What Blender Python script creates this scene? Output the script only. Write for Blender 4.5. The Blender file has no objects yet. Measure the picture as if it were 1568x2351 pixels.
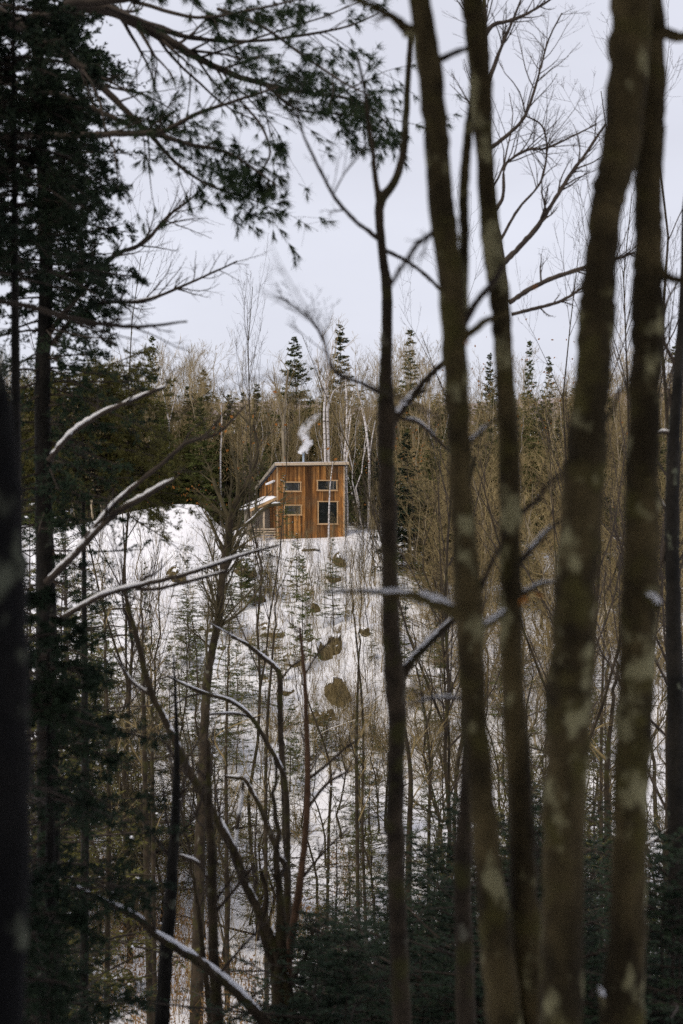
import bpy, math, random
import numpy as np
from mathutils import Vector
SC = bpy.context.scene
COL = SC.collection
R = math.radians

# ------------------------------------------------------------------ camera, world, sun, exposure
cam = bpy.data.cameras.new('camera')
cam.sensor_fit = 'VERTICAL'; cam.sensor_height = 36; cam.sensor_width = 24; cam.lens = 50
cam.clip_start = 0.1; cam.clip_end = 5000
cam.dof.use_dof = True; cam.dof.focus_distance = 92; cam.dof.aperture_fstop = 2.0
cam_o = bpy.data.objects.new('camera', cam); COL.objects.link(cam_o)
cam_o.location = (0, 0, 0); cam_o.rotation_euler = (R(90), 0, 0)
SC.camera = cam_o

W = bpy.data.worlds.new('World'); SC.world = W; W.use_nodes = True
nt = W.node_tree; nt.nodes.clear()
wo = nt.nodes.new('ShaderNodeOutputWorld'); bg = nt.nodes.new('ShaderNodeBackground')
sky = nt.nodes.new('ShaderNodeTexSky'); sky.sky_type = 'NISHITA'; sky.sun_disc = False
sky.sun_elevation = R(57); sky.sun_rotation = math.atan2(-.36, -.40)
skm = nt.nodes.new('ShaderNodeVectorMath'); skm.operation = 'SCALE'; skm.inputs['Scale'].default_value = 0.08
nt.links.new(sky.outputs[0], skm.inputs[0])
tc = nt.nodes.new('ShaderNodeTexCoord')
mp = nt.nodes.new('ShaderNodeMapping'); mp.inputs['Scale'].default_value = (1.6, 1.6, 5.0)
nz = nt.nodes.new('ShaderNodeTexNoise'); nz.inputs['Scale'].default_value = 1.7; nz.inputs['Detail'].default_value = 5; nz.inputs['Roughness'].default_value = .5
cr = nt.nodes.new('ShaderNodeValToRGB')
cr.color_ramp.elements[0].position = .35; cr.color_ramp.elements[0].color = (.635, .645, .725, 1)
cr.color_ramp.elements[1].position = .66; cr.color_ramp.elements[1].color = (.71, .725, .81, 1)
nt.links.new(tc.outputs['Generated'], mp.inputs[0]); nt.links.new(mp.outputs[0], nz.inputs['Vector']); nt.links.new(nz.outputs['Fac'], cr.inputs[0])
mx = nt.nodes.new('ShaderNodeMix'); mx.data_type = 'RGBA'; mx.inputs['Factor'].default_value = .93
nt.links.new(skm.outputs[0], mx.inputs['A']); nt.links.new(cr.outputs[0], mx.inputs['B'])
nt.links.new(mx.outputs['Result'], bg.inputs[0]); bg.inputs[1].default_value = 1.0
nt.links.new(bg.outputs[0], wo.inputs[0])

sun = bpy.data.lights.new('sun', 'SUN'); sun.energy = 1.5; sun.angle = R(25); sun.color = (1, .88, .68)
sun_o = bpy.data.objects.new('sun', sun); COL.objects.link(sun_o)
sun_o.rotation_euler = Vector((.36, .40, -.84)).to_track_quat('-Z', 'Y').to_euler()
SC.view_settings.view_transform = 'Standard'; SC.view_settings.look = 'None'
SC.view_settings.exposure = .25; SC.view_settings.gamma = 1; SC.view_settings.use_curve_mapping = False
SC.cycles.max_bounces = 6; SC.cycles.diffuse_bounces = 3; SC.cycles.transparent_max_bounces = 8
SC.cycles.volume_bounces = 5; SC.cycles.use_denoising = False
SC.render.filter_size = 1.5

# ------------------------------------------------------------------ helpers
U = .72 / 2351.0
def at(x, y, D):                       # a point of the photograph (1568 x 2351) at a distance in metres
    return np.array([(x - 784) * U * D, D, (1175.5 - y) * U * D])

def smooth(a, b, t):
    t = np.clip((t - a) / (b - a), 0, 1); return t * t * (3 - 2 * t)

_ph = np.random.default_rng(5).uniform(0, 6.28, 40); _fr = np.random.default_rng(6).uniform(-1, 1, (40, 2))
def wav(x, y, s, i):                    # cheap smooth noise
    o = 0
    for k in range(5):
        f = _fr[(i * 5 + k) % 40] * s * (1 + .6 * k); o = o + np.sin(f[0] * x + f[1] * y + _ph[(i * 5 + k) % 40]) / (1 + .6 * k)
    return o / 2.2

PY = np.array([-80, -20, 0, 4, 8, 20, 28, 35, 46, 54, 62, 75, 88, 95, 100, 130, 180, 260, 420])
PZ = np.array([10, 2, -1.75, -3.4, -5.2, -9.4, -11.5, -12.5, -12.6, -11.9, -9.8, -6.0, -2.75, -1.42, -1.25, -1.0, 3, 12, 26.])
def th(x, y):
    x = np.asarray(x, float); y = np.asarray(y, float)
    z = np.interp(y, PY, PZ)
    z = z + .25 * wav(x, y, .5, 0) * smooth(2, 30, y) * (1 - .6 * smooth(85, 93, y) * (1 - smooth(100, 105, y)))
    bank = smooth(50, 60, y) * (1 - smooth(88, 94, y))
    z = z + bank * (.7 * wav(x, y, .35, 1) + .32 * wav(x, y, 1.3, 2) + .10 * wav(x, y, 3.4, 5))
    z = z - .035 * np.clip(x - 2, 0, 40) * smooth(60, 90, y) * (1 - smooth(110, 140, y))
    mx_ = np.where(x < -10.6, np.exp(-((x + 10.6) / 6.2) ** 2), np.exp(-((x + 10.6) / 2.0) ** 4))
    z = z + 1.85 * mx_ * np.exp(-((y - 96) / 3.4) ** 2)
    z = z + .06 * wav(x, y, 2.6, 3) * smooth(10, 30, y) * (1 - smooth(100, 120, y))
    return z

def mesh(name, V, quads=None, tris=None, mats=(), smooth_=True, mi=None):
    me = bpy.data.meshes.new(name)
    V = np.asarray(V, np.float32); me.vertices.add(len(V)); me.vertices.foreach_set('co', V.ravel())
    q = np.zeros((0, 4), np.int32) if quads is None else np.asarray(quads, np.int32)
    t = np.zeros((0, 3), np.int32) if tris is None else np.asarray(tris, np.int32)
    L = np.concatenate([q.ravel(), t.ravel()])
    me.loops.add(len(L)); me.loops.foreach_set('vertex_index', L)
    n = len(q) + len(t); me.polygons.add(n)
    st = np.concatenate([np.arange(len(q)) * 4, len(q) * 4 + np.arange(len(t)) * 3]).astype(np.int32)
    me.polygons.foreach_set('loop_start', st)
    me.polygons.foreach_set('use_smooth', np.full(n, smooth_, bool))
    if mi is not None: me.polygons.foreach_set('material_index', np.asarray(mi, np.int32))
    for m in mats: me.materials.append(m)
    me.update(calc_edges=True)
    return me

class MB:                               # collects tubes, cards, boxes; builds ONE mesh
    def __init__(s): s.V = []; s.Q = []; s.T = []; s.n = 0
    def add(s, V, Q=None, T=None):
        V = np.asarray(V, float).reshape(-1, 3)
        if Q is not None and len(Q): s.Q.append(np.asarray(Q) + s.n)
        if T is not None and len(T): s.T.append(np.asarray(T) + s.n)
        s.V.append(V); s.n += len(V)
    def tubes(s, P, Rd, k=3):           # P (N,n,3), Rd (N,n)
        P = np.asarray(P, float); Rd = np.asarray(Rd, float)
        if P.ndim == 2: P = P[None]; Rd = Rd[None]
        N, n, _ = P.shape
        if N == 0: return
        Tn = np.gradient(P, axis=1); Tn /= np.linalg.norm(Tn, axis=2, keepdims=True) + 1e-9
        d = P[:, -1] - P[:, 0]; d /= np.linalg.norm(d, axis=1, keepdims=True) + 1e-9
        ref = np.where(np.abs(d[:, 2:3]) > .75, np.array([[1., .13, 0]]), np.array([[.1, .05, 1.]]))[:, None]
        A = np.cross(Tn, ref); A /= np.linalg.norm(A, axis=2, keepdims=True) + 1e-9
        B = np.cross(Tn, A)
        a = np.arange(k) * 2 * np.pi / k
        ring = P[:, :, None] + Rd[:, :, None, None] * (A[:, :, None] * np.cos(a)[None, None, :, None] + B[:, :, None] * np.sin(a)[None, None, :, None])
        base = (np.arange(N) * n * k)[:, None, None]
        i = np.arange(n - 1)[None, :, None] * k; j = np.arange(k)[None, None, :]; j2 = (j + 1) % k
        Q = np.stack([base + i + j, base + i + j2, base + i + k + j2, base + i + k + j], -1).reshape(-1, 4)
        s.add(ring.reshape(-1, 3), Q)
    def cards(s, P, D, L, Wd, rng, flat=None):  # thin rhombs
        P = np.asarray(P, float); N = len(P)
        D = D / (np.linalg.norm(D, axis=1, keepdims=True) + 1e-9)
        r = rng.normal(size=(N, 3)) if flat is None else np.array([0, 0, 1.]) + flat * rng.normal(size=(N, 3))
        S = np.cross(D, r); S /= np.linalg.norm(S, axis=1, keepdims=True) + 1e-9
        L = np.broadcast_to(L, (N,))[:, None]; Wd = np.broadcast_to(Wd, (N,))[:, None]
        v = np.stack([P, P + D * L * .45 + S * Wd * .5, P + D * L, P + D * L * .45 - S * Wd * .5], 1)
        s.add(v.reshape(-1, 3), np.arange(N * 4).reshape(N, 4))
    def needles(s, P, D, L, Wd, rng):   # thin triangles
        P = np.asarray(P, float); N = len(P)
        D = D / (np.linalg.norm(D, axis=1, keepdims=True) + 1e-9)
        S = np.cross(D, rng.normal(size=(N, 3))); S /= np.linalg.norm(S, axis=1, keepdims=True) + 1e-9
        L = np.broadcast_to(L, (N,))[:, None]; Wd = np.broadcast_to(Wd, (N,))[:, None]
        v = np.stack([P + S * Wd * .5, P - S * Wd * .5, P + D * L], 1)
        s.add(v.reshape(-1, 3), None, np.arange(N * 3).reshape(N, 3))
    def box(s, c, h, ax=None):          # centre, half sizes, axes rows
        ax = np.eye(3) if ax is None else ax
        v = np.array([[i, j, k] for i in (-1, 1) for j in (-1, 1) for k in (-1, 1)], float) * h
        s.add(np.asarray(c) + v @ ax, [[0, 1, 3, 2], [4, 6, 7, 5], [0, 4, 5, 1], [2, 3, 7, 6], [0, 2, 6, 4], [1, 5, 7, 3]])
    def prism(s, poly, off):            # closed polygon (n,3) swept by a vector
        p = np.asarray(poly, float); n = len(p); V = np.concatenate([p, p + off])
        Q = [[i, (i + 1) % n, n + (i + 1) % n, n + i] for i in range(n)]
        T = [[0, i + 1, i] for i in range(1, n - 1)] + [[n, n + i, n + i + 1] for i in range(1, n - 1)]
        s.add(V, Q, T)
    def mesh(s, name, mat, base=(0, 0, 0), smooth_=True):
        V = np.concatenate(s.V) - np.asarray(base)
        return mesh(name, V, np.concatenate(s.Q) if s.Q else None, np.concatenate(s.T) if s.T else None, [mat], smooth_)
    def build(s, name, mat, parent=None, base=None, smooth_=True):
        if not s.V: return None
        b = np.zeros(3) if base is None else base
        if base is None and parent is not None: b = wloc(parent)
        return link(name, s.mesh(name, mat, b, smooth_), parent)

def wloc(o):
    v = np.zeros(3)
    while o is not None: v = v + np.array(o.location); o = o.parent
    return v
def link(name, me, parent=None):
    o = bpy.data.objects.new(name, me); COL.objects.link(o)
    if parent is not None: o.parent = parent
    return o
def tag(o, label=None, cat=None, group=None, kind=None):
    if label: o['label'] = label
    if cat: o['category'] = cat
    if group: o['group'] = group
    if kind: o['kind'] = kind
    return o
def thing(name, label, cat, loc=(0, 0, 0), group=None):
    o = bpy.data.objects.new(name, None); COL.objects.link(o); o.location = [float(v) for v in loc]
    o.empty_display_size = .2
    return tag(o, label, cat, group)
KIDS = {}
def copy_tree(o, parent=None):
    c = o.copy(); COL.objects.link(c)
    if parent is not None: c.parent = parent
    for ch in KIDS.setdefault(o.name, [k for k in o.children]): copy_tree(ch, c)
    return c

def spawn(P, Rd, per, t0, t1, ang, asd, ln, lsd, n, up, wob, rng, rf=.6, tip=.25, rmin=.002, fall=.5, side=None):
    """children of a set of branches: P (N,n,3), Rd (N,n) -> (N*per,n,3)"""
    N, m, _ = P.shape
    t = rng.uniform(t0, t1, (N, per)); f = t * (m - 1); i = np.minimum(f.astype(int), m - 2); w = f - i
    ar = np.arange(N)[:, None]
    a = P[ar, i]; b = P[ar, i + 1]; pos = a + (b - a) * w[..., None]
    d = b - a; d /= np.linalg.norm(d, axis=2, keepdims=True) + 1e-9
    r = Rd[ar, i] * (1 - w) + Rd[ar, i + 1] * w
    PL = np.linalg.norm(np.diff(P, axis=1), axis=2).sum(1)[:, None]
    rv = rng.normal(size=(N, per, 3))
    if side is not None: rv = rv * side + np.array([0, 0, 1.])
    p = np.cross(d, rv); p /= np.linalg.norm(p, axis=2, keepdims=True) + 1e-9
    if side is not None: p *= rng.choice([-1, 1], (N, per))[..., None]
    an = rng.normal(ang, asd, (N, per))[..., None]
    dr = d * np.cos(an) + p * np.sin(an)
    Lg = PL * ln * (1 - fall * t) * np.exp(rng.normal(0, lsd, (N, per)))
    pos = pos.reshape(-1, 3); dr = dr.reshape(-1, 3); Lg = Lg.reshape(-1, 1); r = r.reshape(-1)
    pts = [pos]
    for k in range(n - 1):
        dr = dr + rng.normal(0, wob, dr.shape) + np.array([0, 0, up]) / (n - 1)
        dr /= np.linalg.norm(dr, axis=1, keepdims=True)
        pts.append(pts[-1] + dr * Lg / (n - 1))
    r0 = np.maximum(r * rf, rmin)
    rr = r0[:, None] * np.linspace(1, tip, n)[None]
    return np.stack(pts, 1), np.maximum(rr, rmin * .6)

def cat_rom(P, per):
    P = np.asarray(P, float); n = len(P)
    E = np.concatenate([[2 * P[0] - P[1]], P, [2 * P[-1] - P[-2]]]); out = []
    for i in range(n - 1):
        a, b, c, d = E[i], E[i + 1], E[i + 2], E[i + 3]
        for k in range(per):
            t = k / per
            out.append(.5 * (2 * b + (c - a) * t + (2 * a - 5 * b + 4 * c - d) * t * t + (3 * b - a - 3 * c + d) * t ** 3))
    out.append(P[-1]); return np.array(out)

def path(pts, D, per=5, jit=0., rng=None, d2=None):
    """photo polyline [(x, y, width)] at distance D (to d2 at its end) -> points, radii in metres"""
    n = len(pts); Ds = np.linspace(D, D if d2 is None else d2, n)
    A = np.array([list(at(p[0], p[1], Ds[i])) + [p[2] * U * Ds[i] * .5] for i, p in enumerate(pts)])
    A = cat_rom(A, per)
    P, r = A[:, :3], np.maximum(A[:, 3], .001)
    if jit and rng is not None:
        P = P + rng.normal(0, 1, P.shape) * r[:, None] * jit; r = r * (1 + rng.normal(0, jit * .6, len(r)))
    return P, r

def snow_strip(mb, P, r, rng, cover=.75, k=6, lift=.92, wid=.74, piece=(7, 24)):
    """ridges of snow lying on a branch, broken by gaps"""
    n = len(P); i = int(rng.integers(0, 3))
    while i < n - 3:
        m = int(min(rng.integers(*piece), n - i))
        if rng.random() < cover and m >= 3:
            q = P[i:i + m]; s = np.sin(np.linspace(.12, np.pi - .12, m)) ** .5
            rr = r[i:i + m] * wid * s * rng.uniform(.85, 1.15, m)
            qq = q + np.array([0, 0, 1.]) * (r[i:i + m] * lift)[:, None]
            mb.tubes(qq, rr, k)
        i += m + int(rng.integers(0, 2))

# ------------------------------------------------------------------ materials
def mat(name, rough=.9):
    m = bpy.data.materials.new(name); m.use_nodes = True
    b = m.node_tree.nodes['Principled BSDF']; b.inputs['Roughness'].default_value = rough
    b.inputs['Specular IOR Level'].default_value = .25
    return m, m.node_tree, b
def N(t, typ, **kw):
    n = t.nodes.new(typ)
    for k, v in kw.items():
        if k in n.inputs.keys(): n.inputs[k].default_value = v
        else: setattr(n, k, v)
    return n
def ramp(t, stops, src):
    r = t.nodes.new('ShaderNodeValToRGB'); e = r.color_ramp.elements
    while len(e) < len(stops): e.new(.5)
    for i, (p, c) in enumerate(stops): e[i].position = p; e[i].color = (*c, 1)
    t.links.new(src, r.inputs[0]); return r
def mixc(t, fac, a, b):
    m = t.nodes.new('ShaderNodeMix'); m.data_type = 'RGBA'
    for s, v in (('Factor', fac), ('A', a), ('B', b)):
        if isinstance(v, (tuple, float, int)): m.inputs[s].default_value = (*v, 1) if isinstance(v, tuple) else v
        else: t.links.new(v, m.inputs[s])
    return m.outputs['Result']
def bump(t, b, src, s=.5, d=.02):
    n = t.nodes.new('ShaderNodeBump'); n.inputs['Strength'].default_value = s; n.inputs['Distance'].default_value = d
    t.links.new(src, n.inputs['Height']); t.links.new(n.outputs[0], b.inputs['Normal'])

def bark(name, c0, c1, lichen=None, moss=None, s=14., lth=.62):
    m, t, b = mat(name, .95)
    co = N(t, 'ShaderNodeTexCoord'); mp = N(t, 'ShaderNodeMapping'); mp.inputs['Scale'].default_value = (1, 1, .35)
    t.links.new(co.outputs['Object'], mp.inputs[0])
    n1 = N(t, 'ShaderNodeTexNoise', Scale=s, Detail=6., Roughness=.65); t.links.new(mp.outputs[0], n1.inputs['Vector'])
    col = ramp(t, [(.3, c0), (.7, c1)], n1.outputs['Fac']).outputs[0]
    n2 = N(t, 'ShaderNodeTexNoise', Scale=s * 3.5, Detail=4.); t.links.new(mp.outputs[0], n2.inputs['Vector'])
    n5 = N(t, 'ShaderNodeTexNoise', Scale=3.1, Detail=5., Roughness=.6); t.links.new(co.outputs['Object'], n5.inputs['Vector'])
    col = mixc(t, ramp(t, [(.40, (.75, .75, .75)), (.56, (0, 0, 0))], n5.outputs['Fac']).outputs[0], col, tuple(v * .55 for v in c0))
    if moss:
        n4 = N(t, 'ShaderNodeTexNoise', Scale=5.5, Detail=4.); t.links.new(co.outputs['Object'], n4.inputs['Vector'])
        col = mixc(t, ramp(t, [(.52, (0, 0, 0)), (.66, (1, 1, 1))], n4.outputs['Fac']).outputs[0], col, moss)
    if lichen:
        mp2 = N(t, 'ShaderNodeMapping'); mp2.inputs['Scale'].default_value = (1, 1, .7); t.links.new(co.outputs['Object'], mp2.inputs[0])
        n3 = N(t, 'ShaderNodeTexNoise', Scale=7.5, Detail=3., Roughness=.5); t.links.new(mp2.outputs[0], n3.inputs['Vector'])
        col = mixc(t, ramp(t, [(lth, (0, 0, 0)), (lth + .10, (.9, .9, .9))], n3.outputs['Fac']).outputs[0], col, lichen)
    t.links.new(col, b.inputs['Base Color']); bump(t, b, n2.outputs['Fac'], .8, .02)
    return m
def plain(name, c0, c1, s=3., rough=.9, rnd=.0, thin=False):
    m, t, b = mat(name, rough)
    co = N(t, 'ShaderNodeTexCoord'); n1 = N(t, 'ShaderNodeTexNoise', Scale=s, Detail=3.); t.links.new(co.outputs['Object'], n1.inputs['Vector'])
    col = ramp(t, [(.3, c0), (.7, c1)], n1.outputs['Fac']).outputs[0]
    if rnd:
        oi = N(t, 'ShaderNodeObjectInfo'); hs = N(t, 'ShaderNodeHueSaturation')
        mr = N(t, 'ShaderNodeMapRange'); mr.inputs['To Min'].default_value = 1 - rnd; mr.inputs['To Max'].default_value = 1 + rnd
        t.links.new(oi.outputs['Random'], mr.inputs[0]); t.links.new(mr.outputs[0], hs.inputs['Value'])
        t.links.new(col, hs.inputs['Color']); col = hs.outputs[0]
    t.links.new(col, b.inputs['Base Color'])
    if thin:
        tr = N(t, 'ShaderNodeBsdfTranslucent'); t.links.new(col, tr.inputs[0]); ms = N(t, 'ShaderNodeMixShader'); ms.inputs[0].default_value = .4
        out = t.nodes['Material Output']; t.links.new(b.outputs[0], ms.inputs[1]); t.links.new(tr.outputs[0], ms.inputs[2]); t.links.new(ms.outputs[0], out.inputs[0])
    return m

M = {}
M['bark_near'] = bark('bark_near', (.028, .020, .009), (.150, .113, .050), (.34, .31, .17), (.085, .072, .022), 8, .575)
M['bark_mid'] = bark('bark_mid', (.030, .022, .014), (.075, .055, .034), (.16, .15, .11), (.05, .045, .015), 10, .66)
M['bark_red'] = bark('bark_red', (.06, .033, .020), (.13, .075, .045), None, None, 10)
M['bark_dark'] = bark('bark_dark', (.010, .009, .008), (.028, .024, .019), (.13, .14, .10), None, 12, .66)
M['twig_dark'] = plain('twig_dark', (.035, .027, .022), (.07, .053, .04), 4)
M['twig_olive'] = plain('twig_olive', (.055, .044, .022), (.11, .088, .045), 2.)
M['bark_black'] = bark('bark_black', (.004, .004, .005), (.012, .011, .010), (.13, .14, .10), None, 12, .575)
M['bark_pale'] = bark('bark_pale', (.045, .034, .018), (.20, .15, .08), (.36, .33, .20), (.085, .072, .022), 7, .58)
M['bark_brown'] = bark('bark_brown', (.022, .017, .010), (.085, .064, .036), (.27, .25, .14), (.06, .055, .02), 8, .575)
M['twig_mid'] = plain('twig_mid', (.17, .125, .055), (.34, .26, .125), 1.5, rnd=.3)
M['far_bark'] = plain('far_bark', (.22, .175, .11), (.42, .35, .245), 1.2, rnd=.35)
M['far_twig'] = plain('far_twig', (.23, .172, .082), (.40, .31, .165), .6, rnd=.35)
M['conifer'] = plain('conifer', (.060, .080, .022), (.135, .145, .045), 1.5, rnd=.25, thin=True)
M['conifer_dark'] = plain('conifer_dark', (.011, .023, .013), (.030, .048, .022), 2., rnd=.2)
M['hemlock'] = plain('hemlock', (.052, .053, .012), (.130, .116, .028), 1.8, rnd=.2)
M['pine'] = plain('pine', (.018, .036, .020), (.05, .070, .030), 3., thin=True)
M['leaf'] = plain('leaf', (.32, .11, .02), (.45, .20, .05), 8., rnd=.3, thin=True)
M['dry'] = plain('dry', (.20, .115, .045), (.36, .22, .10), 2.)
M['snow_lump'] = plain('snow_lump', (.82, .82, .86), (.88, .88, .91), 6., rough=.6)
M['metal'] = plain('metal', (.30, .36, .42), (.45, .50, .55), 5., rough=.35); M['metal'].node_tree.nodes['Principled BSDF'].inputs['Metallic'].default_value = .6
M['trim'] = plain('trim', (.50, .31, .15), (.62, .41, .22), 3., rough=.7)
M['trim_pale'] = plain('trim_pale', (.52, .40, .27), (.62, .49, .35), 3., rough=.7)
M['roof'] = plain('roof', (.10, .11, .13), (.16, .17, .19), 2., rough=.5)
M['grey_wood'] = plain('grey_wood', (.22, .19, .15), (.34, .30, .24), 3.)
M['dark_in'] = plain('dark_in', (.02, .018, .015), (.04, .035, .03), 2.)

def snow_ground():
    m, t, b = mat('snow_ground', .65); co = N(t, 'ShaderNodeTexCoord')
    n1 = N(t, 'ShaderNodeTexNoise', Scale=.8, Detail=8., Roughness=.62); t.links.new(co.outputs['Object'], n1.inputs['Vector'])
    n2 = N(t, 'ShaderNodeTexNoise', Scale=4.5, Detail=5., Roughness=.6); t.links.new(co.outputs['Object'], n2.inputs['Vector'])
    col = ramp(t, [(.35, (.80, .80, .85)), (.65, (.88, .875, .91))], n1.outputs['Fac']).outputs[0]
    # fallen twigs and leaves poking through the crust
    n3 = N(t, 'ShaderNodeTexNoise', Scale=2.2, Detail=9., Roughness=.75); t.links.new(co.outputs['Object'], n3.inputs['Vector'])
    col = mixc(t, ramp(t, [(.595, (0, 0, 0)), (.67, (1, 1, 1))], n3.outputs['Fac']).outputs[0], col, (.20, .14, .08))
    t.links.new(col, b.inputs['Base Color']); bump(t, b, n2.outputs['Fac'], .5, .12)
    return m
M['snow'] = snow_ground()
def rock_m():
    m, t, b = mat('rock', .95); co = N(t, 'ShaderNodeTexCoord')
    n1 = N(t, 'ShaderNodeTexNoise', Scale=2.5, Detail=8., Roughness=.7); t.links.new(co.outputs['Object'], n1.inputs['Vector'])
    c = ramp(t, [(.3, (.025, .020, .010)), (.5, (.11, .082, .036)), (.66, (.20, .155, .075)), (.74, (.30, .25, .16))], n1.outputs['Fac'])
    ge = N(t, 'ShaderNodeNewGeometry'); sx = N(t, 'ShaderNodeSeparateXYZ'); t.links.new(ge.outputs['Normal'], sx.inputs[0])
    n2 = N(t, 'ShaderNodeTexNoise', Scale=5., Detail=5.); t.links.new(ge.outputs['Position'], n2.inputs['Vector'])
    ad = N(t, 'ShaderNodeMath', operation='ADD'); t.links.new(sx.outputs['Z'], ad.inputs[0]); t.links.new(n2.outputs['Fac'], ad.inputs[1])
    c2 = mixc(t, ramp(t, [(.0, (0, 0, 0)), (.56, (0, 0, 0)), (.62, (1, 1, 1))], N(t, 'ShaderNodeMath', operation='MULTIPLY').outputs[0]).outputs[0], c.outputs[0], (.82, .82, .86))
    mm = [n for n in t.nodes if n.type == 'MATH' and n.operation == 'MULTIPLY'][-1]; mm.inputs[1].default_value = .5; t.links.new(ad.outputs[0], mm.inputs[0])
    t.links.new(c2, b.inputs['Base Color']); bump(t, b, n1.outputs['Fac'], 1., .15); return m
M['rock'] = rock_m()
def birch_m():
    m, t, b = mat('birch_bark', .7); co = N(t, 'ShaderNodeTexCoord'); mp = N(t, 'ShaderNodeMapping'); mp.inputs['Scale'].default_value = (2, 2, 9)
    t.links.new(co.outputs['Object'], mp.inputs[0]); n1 = N(t, 'ShaderNodeTexNoise', Scale=1.6, Detail=4.); t.links.new(mp.outputs[0], n1.inputs['Vector'])
    c = ramp(t, [(.36, (.10, .085, .07)), (.46, (.62, .57, .54)), (.7, (.80, .76, .76))], n1.outputs['Fac']).outputs[0]
    t.links.new(c, b.inputs['Base Color']); return m
M['birch'] = birch_m()
def board_m():
    m, t, b = mat('board', .75); co = N(t, 'ShaderNodeTexCoord'); oi = N(t, 'ShaderNodeObjectInfo')
    mp = N(t, 'ShaderNodeMapping'); mp.inputs['Scale'].default_value = (9, 9, .55); t.links.new(co.outputs['Object'], mp.inputs[0])
    ad = N(t, 'ShaderNodeVectorMath'); ad.operation = 'ADD'; t.links.new(mp.outputs[0], ad.inputs[0])
    sc = N(t, 'ShaderNodeMath'); sc.operation = 'MULTIPLY'; sc.inputs[1].default_value = 60; t.links.new(oi.outputs['Random'], sc.inputs[0])
    t.links.new(sc.outputs[0], ad.inputs[1])
    n1 = N(t, 'ShaderNodeTexNoise', Scale=1.5, Detail=7., Roughness=.65); t.links.new(ad.outputs[0], n1.inputs['Vector'])
    grain = ramp(t, [(.3, (.10, .038, .010)), (.48, (.27, .115, .032)), (.68, (.52, .25, .075))], n1.outputs['Fac']).outputs[0]
    rr = ramp(t, [(0, (.30, .30, .32)), (.25, (.55, .53, .52)), (.6, (.95, .92, .88)), (1, (1.6, 1.6, 1.5))], oi.outputs['Random']).outputs[0]
    mu = N(t, 'ShaderNodeMix'); mu.data_type = 'RGBA'; mu.blend_type = 'MULTIPLY'; mu.inputs['Factor'].default_value = 1
    t.links.new(grain, mu.inputs['A']); t.links.new(rr, mu.inputs['B'])
    nw = N(t, 'ShaderNodeTexNoise', Scale=.9, Detail=6., Roughness=.65); t.links.new(co.outputs['Object'], nw.inputs['Vector'])
    wcol = mixc(t, ramp(t, [(.48, (0, 0, 0)), (.70, (.75, .75, .75))], nw.outputs['Fac']).outputs[0], mu.outputs['Result'], (.13, .085, .045))
    t.links.new(wcol, b.inputs['Base Color']); bump(t, b, n1.outputs['Fac'], .4, .01); return m
M['board'] = board_m()
def glass_m():
    m, t, b = mat('window_glass', .04); b.inputs['Base Color'].default_value = (.016, .018, .017, 1); b.inputs['Specular IOR Level'].default_value = .9
    co = N(t, 'ShaderNodeTexCoord'); n = N(t, 'ShaderNodeTexNoise', Scale=2.); t.links.new(co.outputs['Object'], n.inputs['Vector']); bump(t, b, n.outputs['Fac'], .08, .02); return m
M['glass'] = glass_m()
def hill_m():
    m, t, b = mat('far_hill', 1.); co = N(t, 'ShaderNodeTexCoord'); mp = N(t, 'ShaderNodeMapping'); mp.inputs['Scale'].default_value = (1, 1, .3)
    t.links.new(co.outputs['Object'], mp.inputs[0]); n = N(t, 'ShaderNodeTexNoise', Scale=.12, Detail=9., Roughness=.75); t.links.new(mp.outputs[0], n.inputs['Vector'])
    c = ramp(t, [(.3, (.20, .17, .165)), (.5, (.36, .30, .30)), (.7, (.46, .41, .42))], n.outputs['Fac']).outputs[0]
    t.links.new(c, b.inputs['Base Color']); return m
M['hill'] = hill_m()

# ------------------------------------------------------------------ terrain and far hill
def grid_sheet(name, xs, ys, zf, m):
    X, Y = np.meshgrid(xs, ys); Z = zf(X, Y); nx, ny = len(xs), len(ys)
    V = np.stack([X, Y, Z], -1).reshape(-1, 3)
    i = (np.arange(ny - 1)[:, None] * nx + np.arange(nx - 1)[None]).reshape(-1)
    return link(name, mesh(name, V, np.stack([i, i + 1, i + nx + 1, i + nx], -1), None, [m]))
xs = np.concatenate([np.linspace(-400, -45, 24)[:-1], np.linspace(-45, 45, 200), np.linspace(45, 400, 24)[1:]])
ys = np.concatenate([np.linspace(-80, 26, 50)[:-1], np.linspace(26, 106, 220), np.linspace(106, 420, 50)[1:]])
tag(grid_sheet('ground', xs, ys, th, M['snow']), 'snow covered ground falling to a hollow and rising as a bank', kind='structure')
def hillz(X, Y):
    ridge = 55 + 9 * wav(X, 0 * X, .006, 4) + 2.2 * wav(X, 0 * X, .05, 5) + 1.0 * wav(X, 0 * X, .35, 6) + np.clip(-X - 60, 0, 100) * .03 + np.clip(X - 60, 0, 130) * .08
    f = smooth(420, 640, Y) * (1 - .3 * smooth(640, 900, Y))
    return 20 * (1 - smooth(420, 500, Y)) + f * ridge * .96 - 4
tag(grid_sheet('hill', np.linspace(-400, 400, 320), np.linspace(415, 800, 36), hillz, M['hill']), 'pale brown wooded ridge beyond the forest', kind='structure')

# ------------------------------------------------------------------ tree prototypes (built round the origin)
def trunk_line(h, n, lean, wob, rng, r0, tip=.12):
    z = np.linspace(0, h, n); w = np.cumsum(rng.normal(0, wob, (n, 2)), 0) * h / n
    P = np.stack([w[:, 0] + lean[0] * z, w[:, 1] + lean[1] * z, z - .15], -1); P[0, :2] = 0
    r = r0 * (1 - (1 - tip) * (z / h) ** .9); r[0] *= 1.25
    return P[None], r[None]

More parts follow.
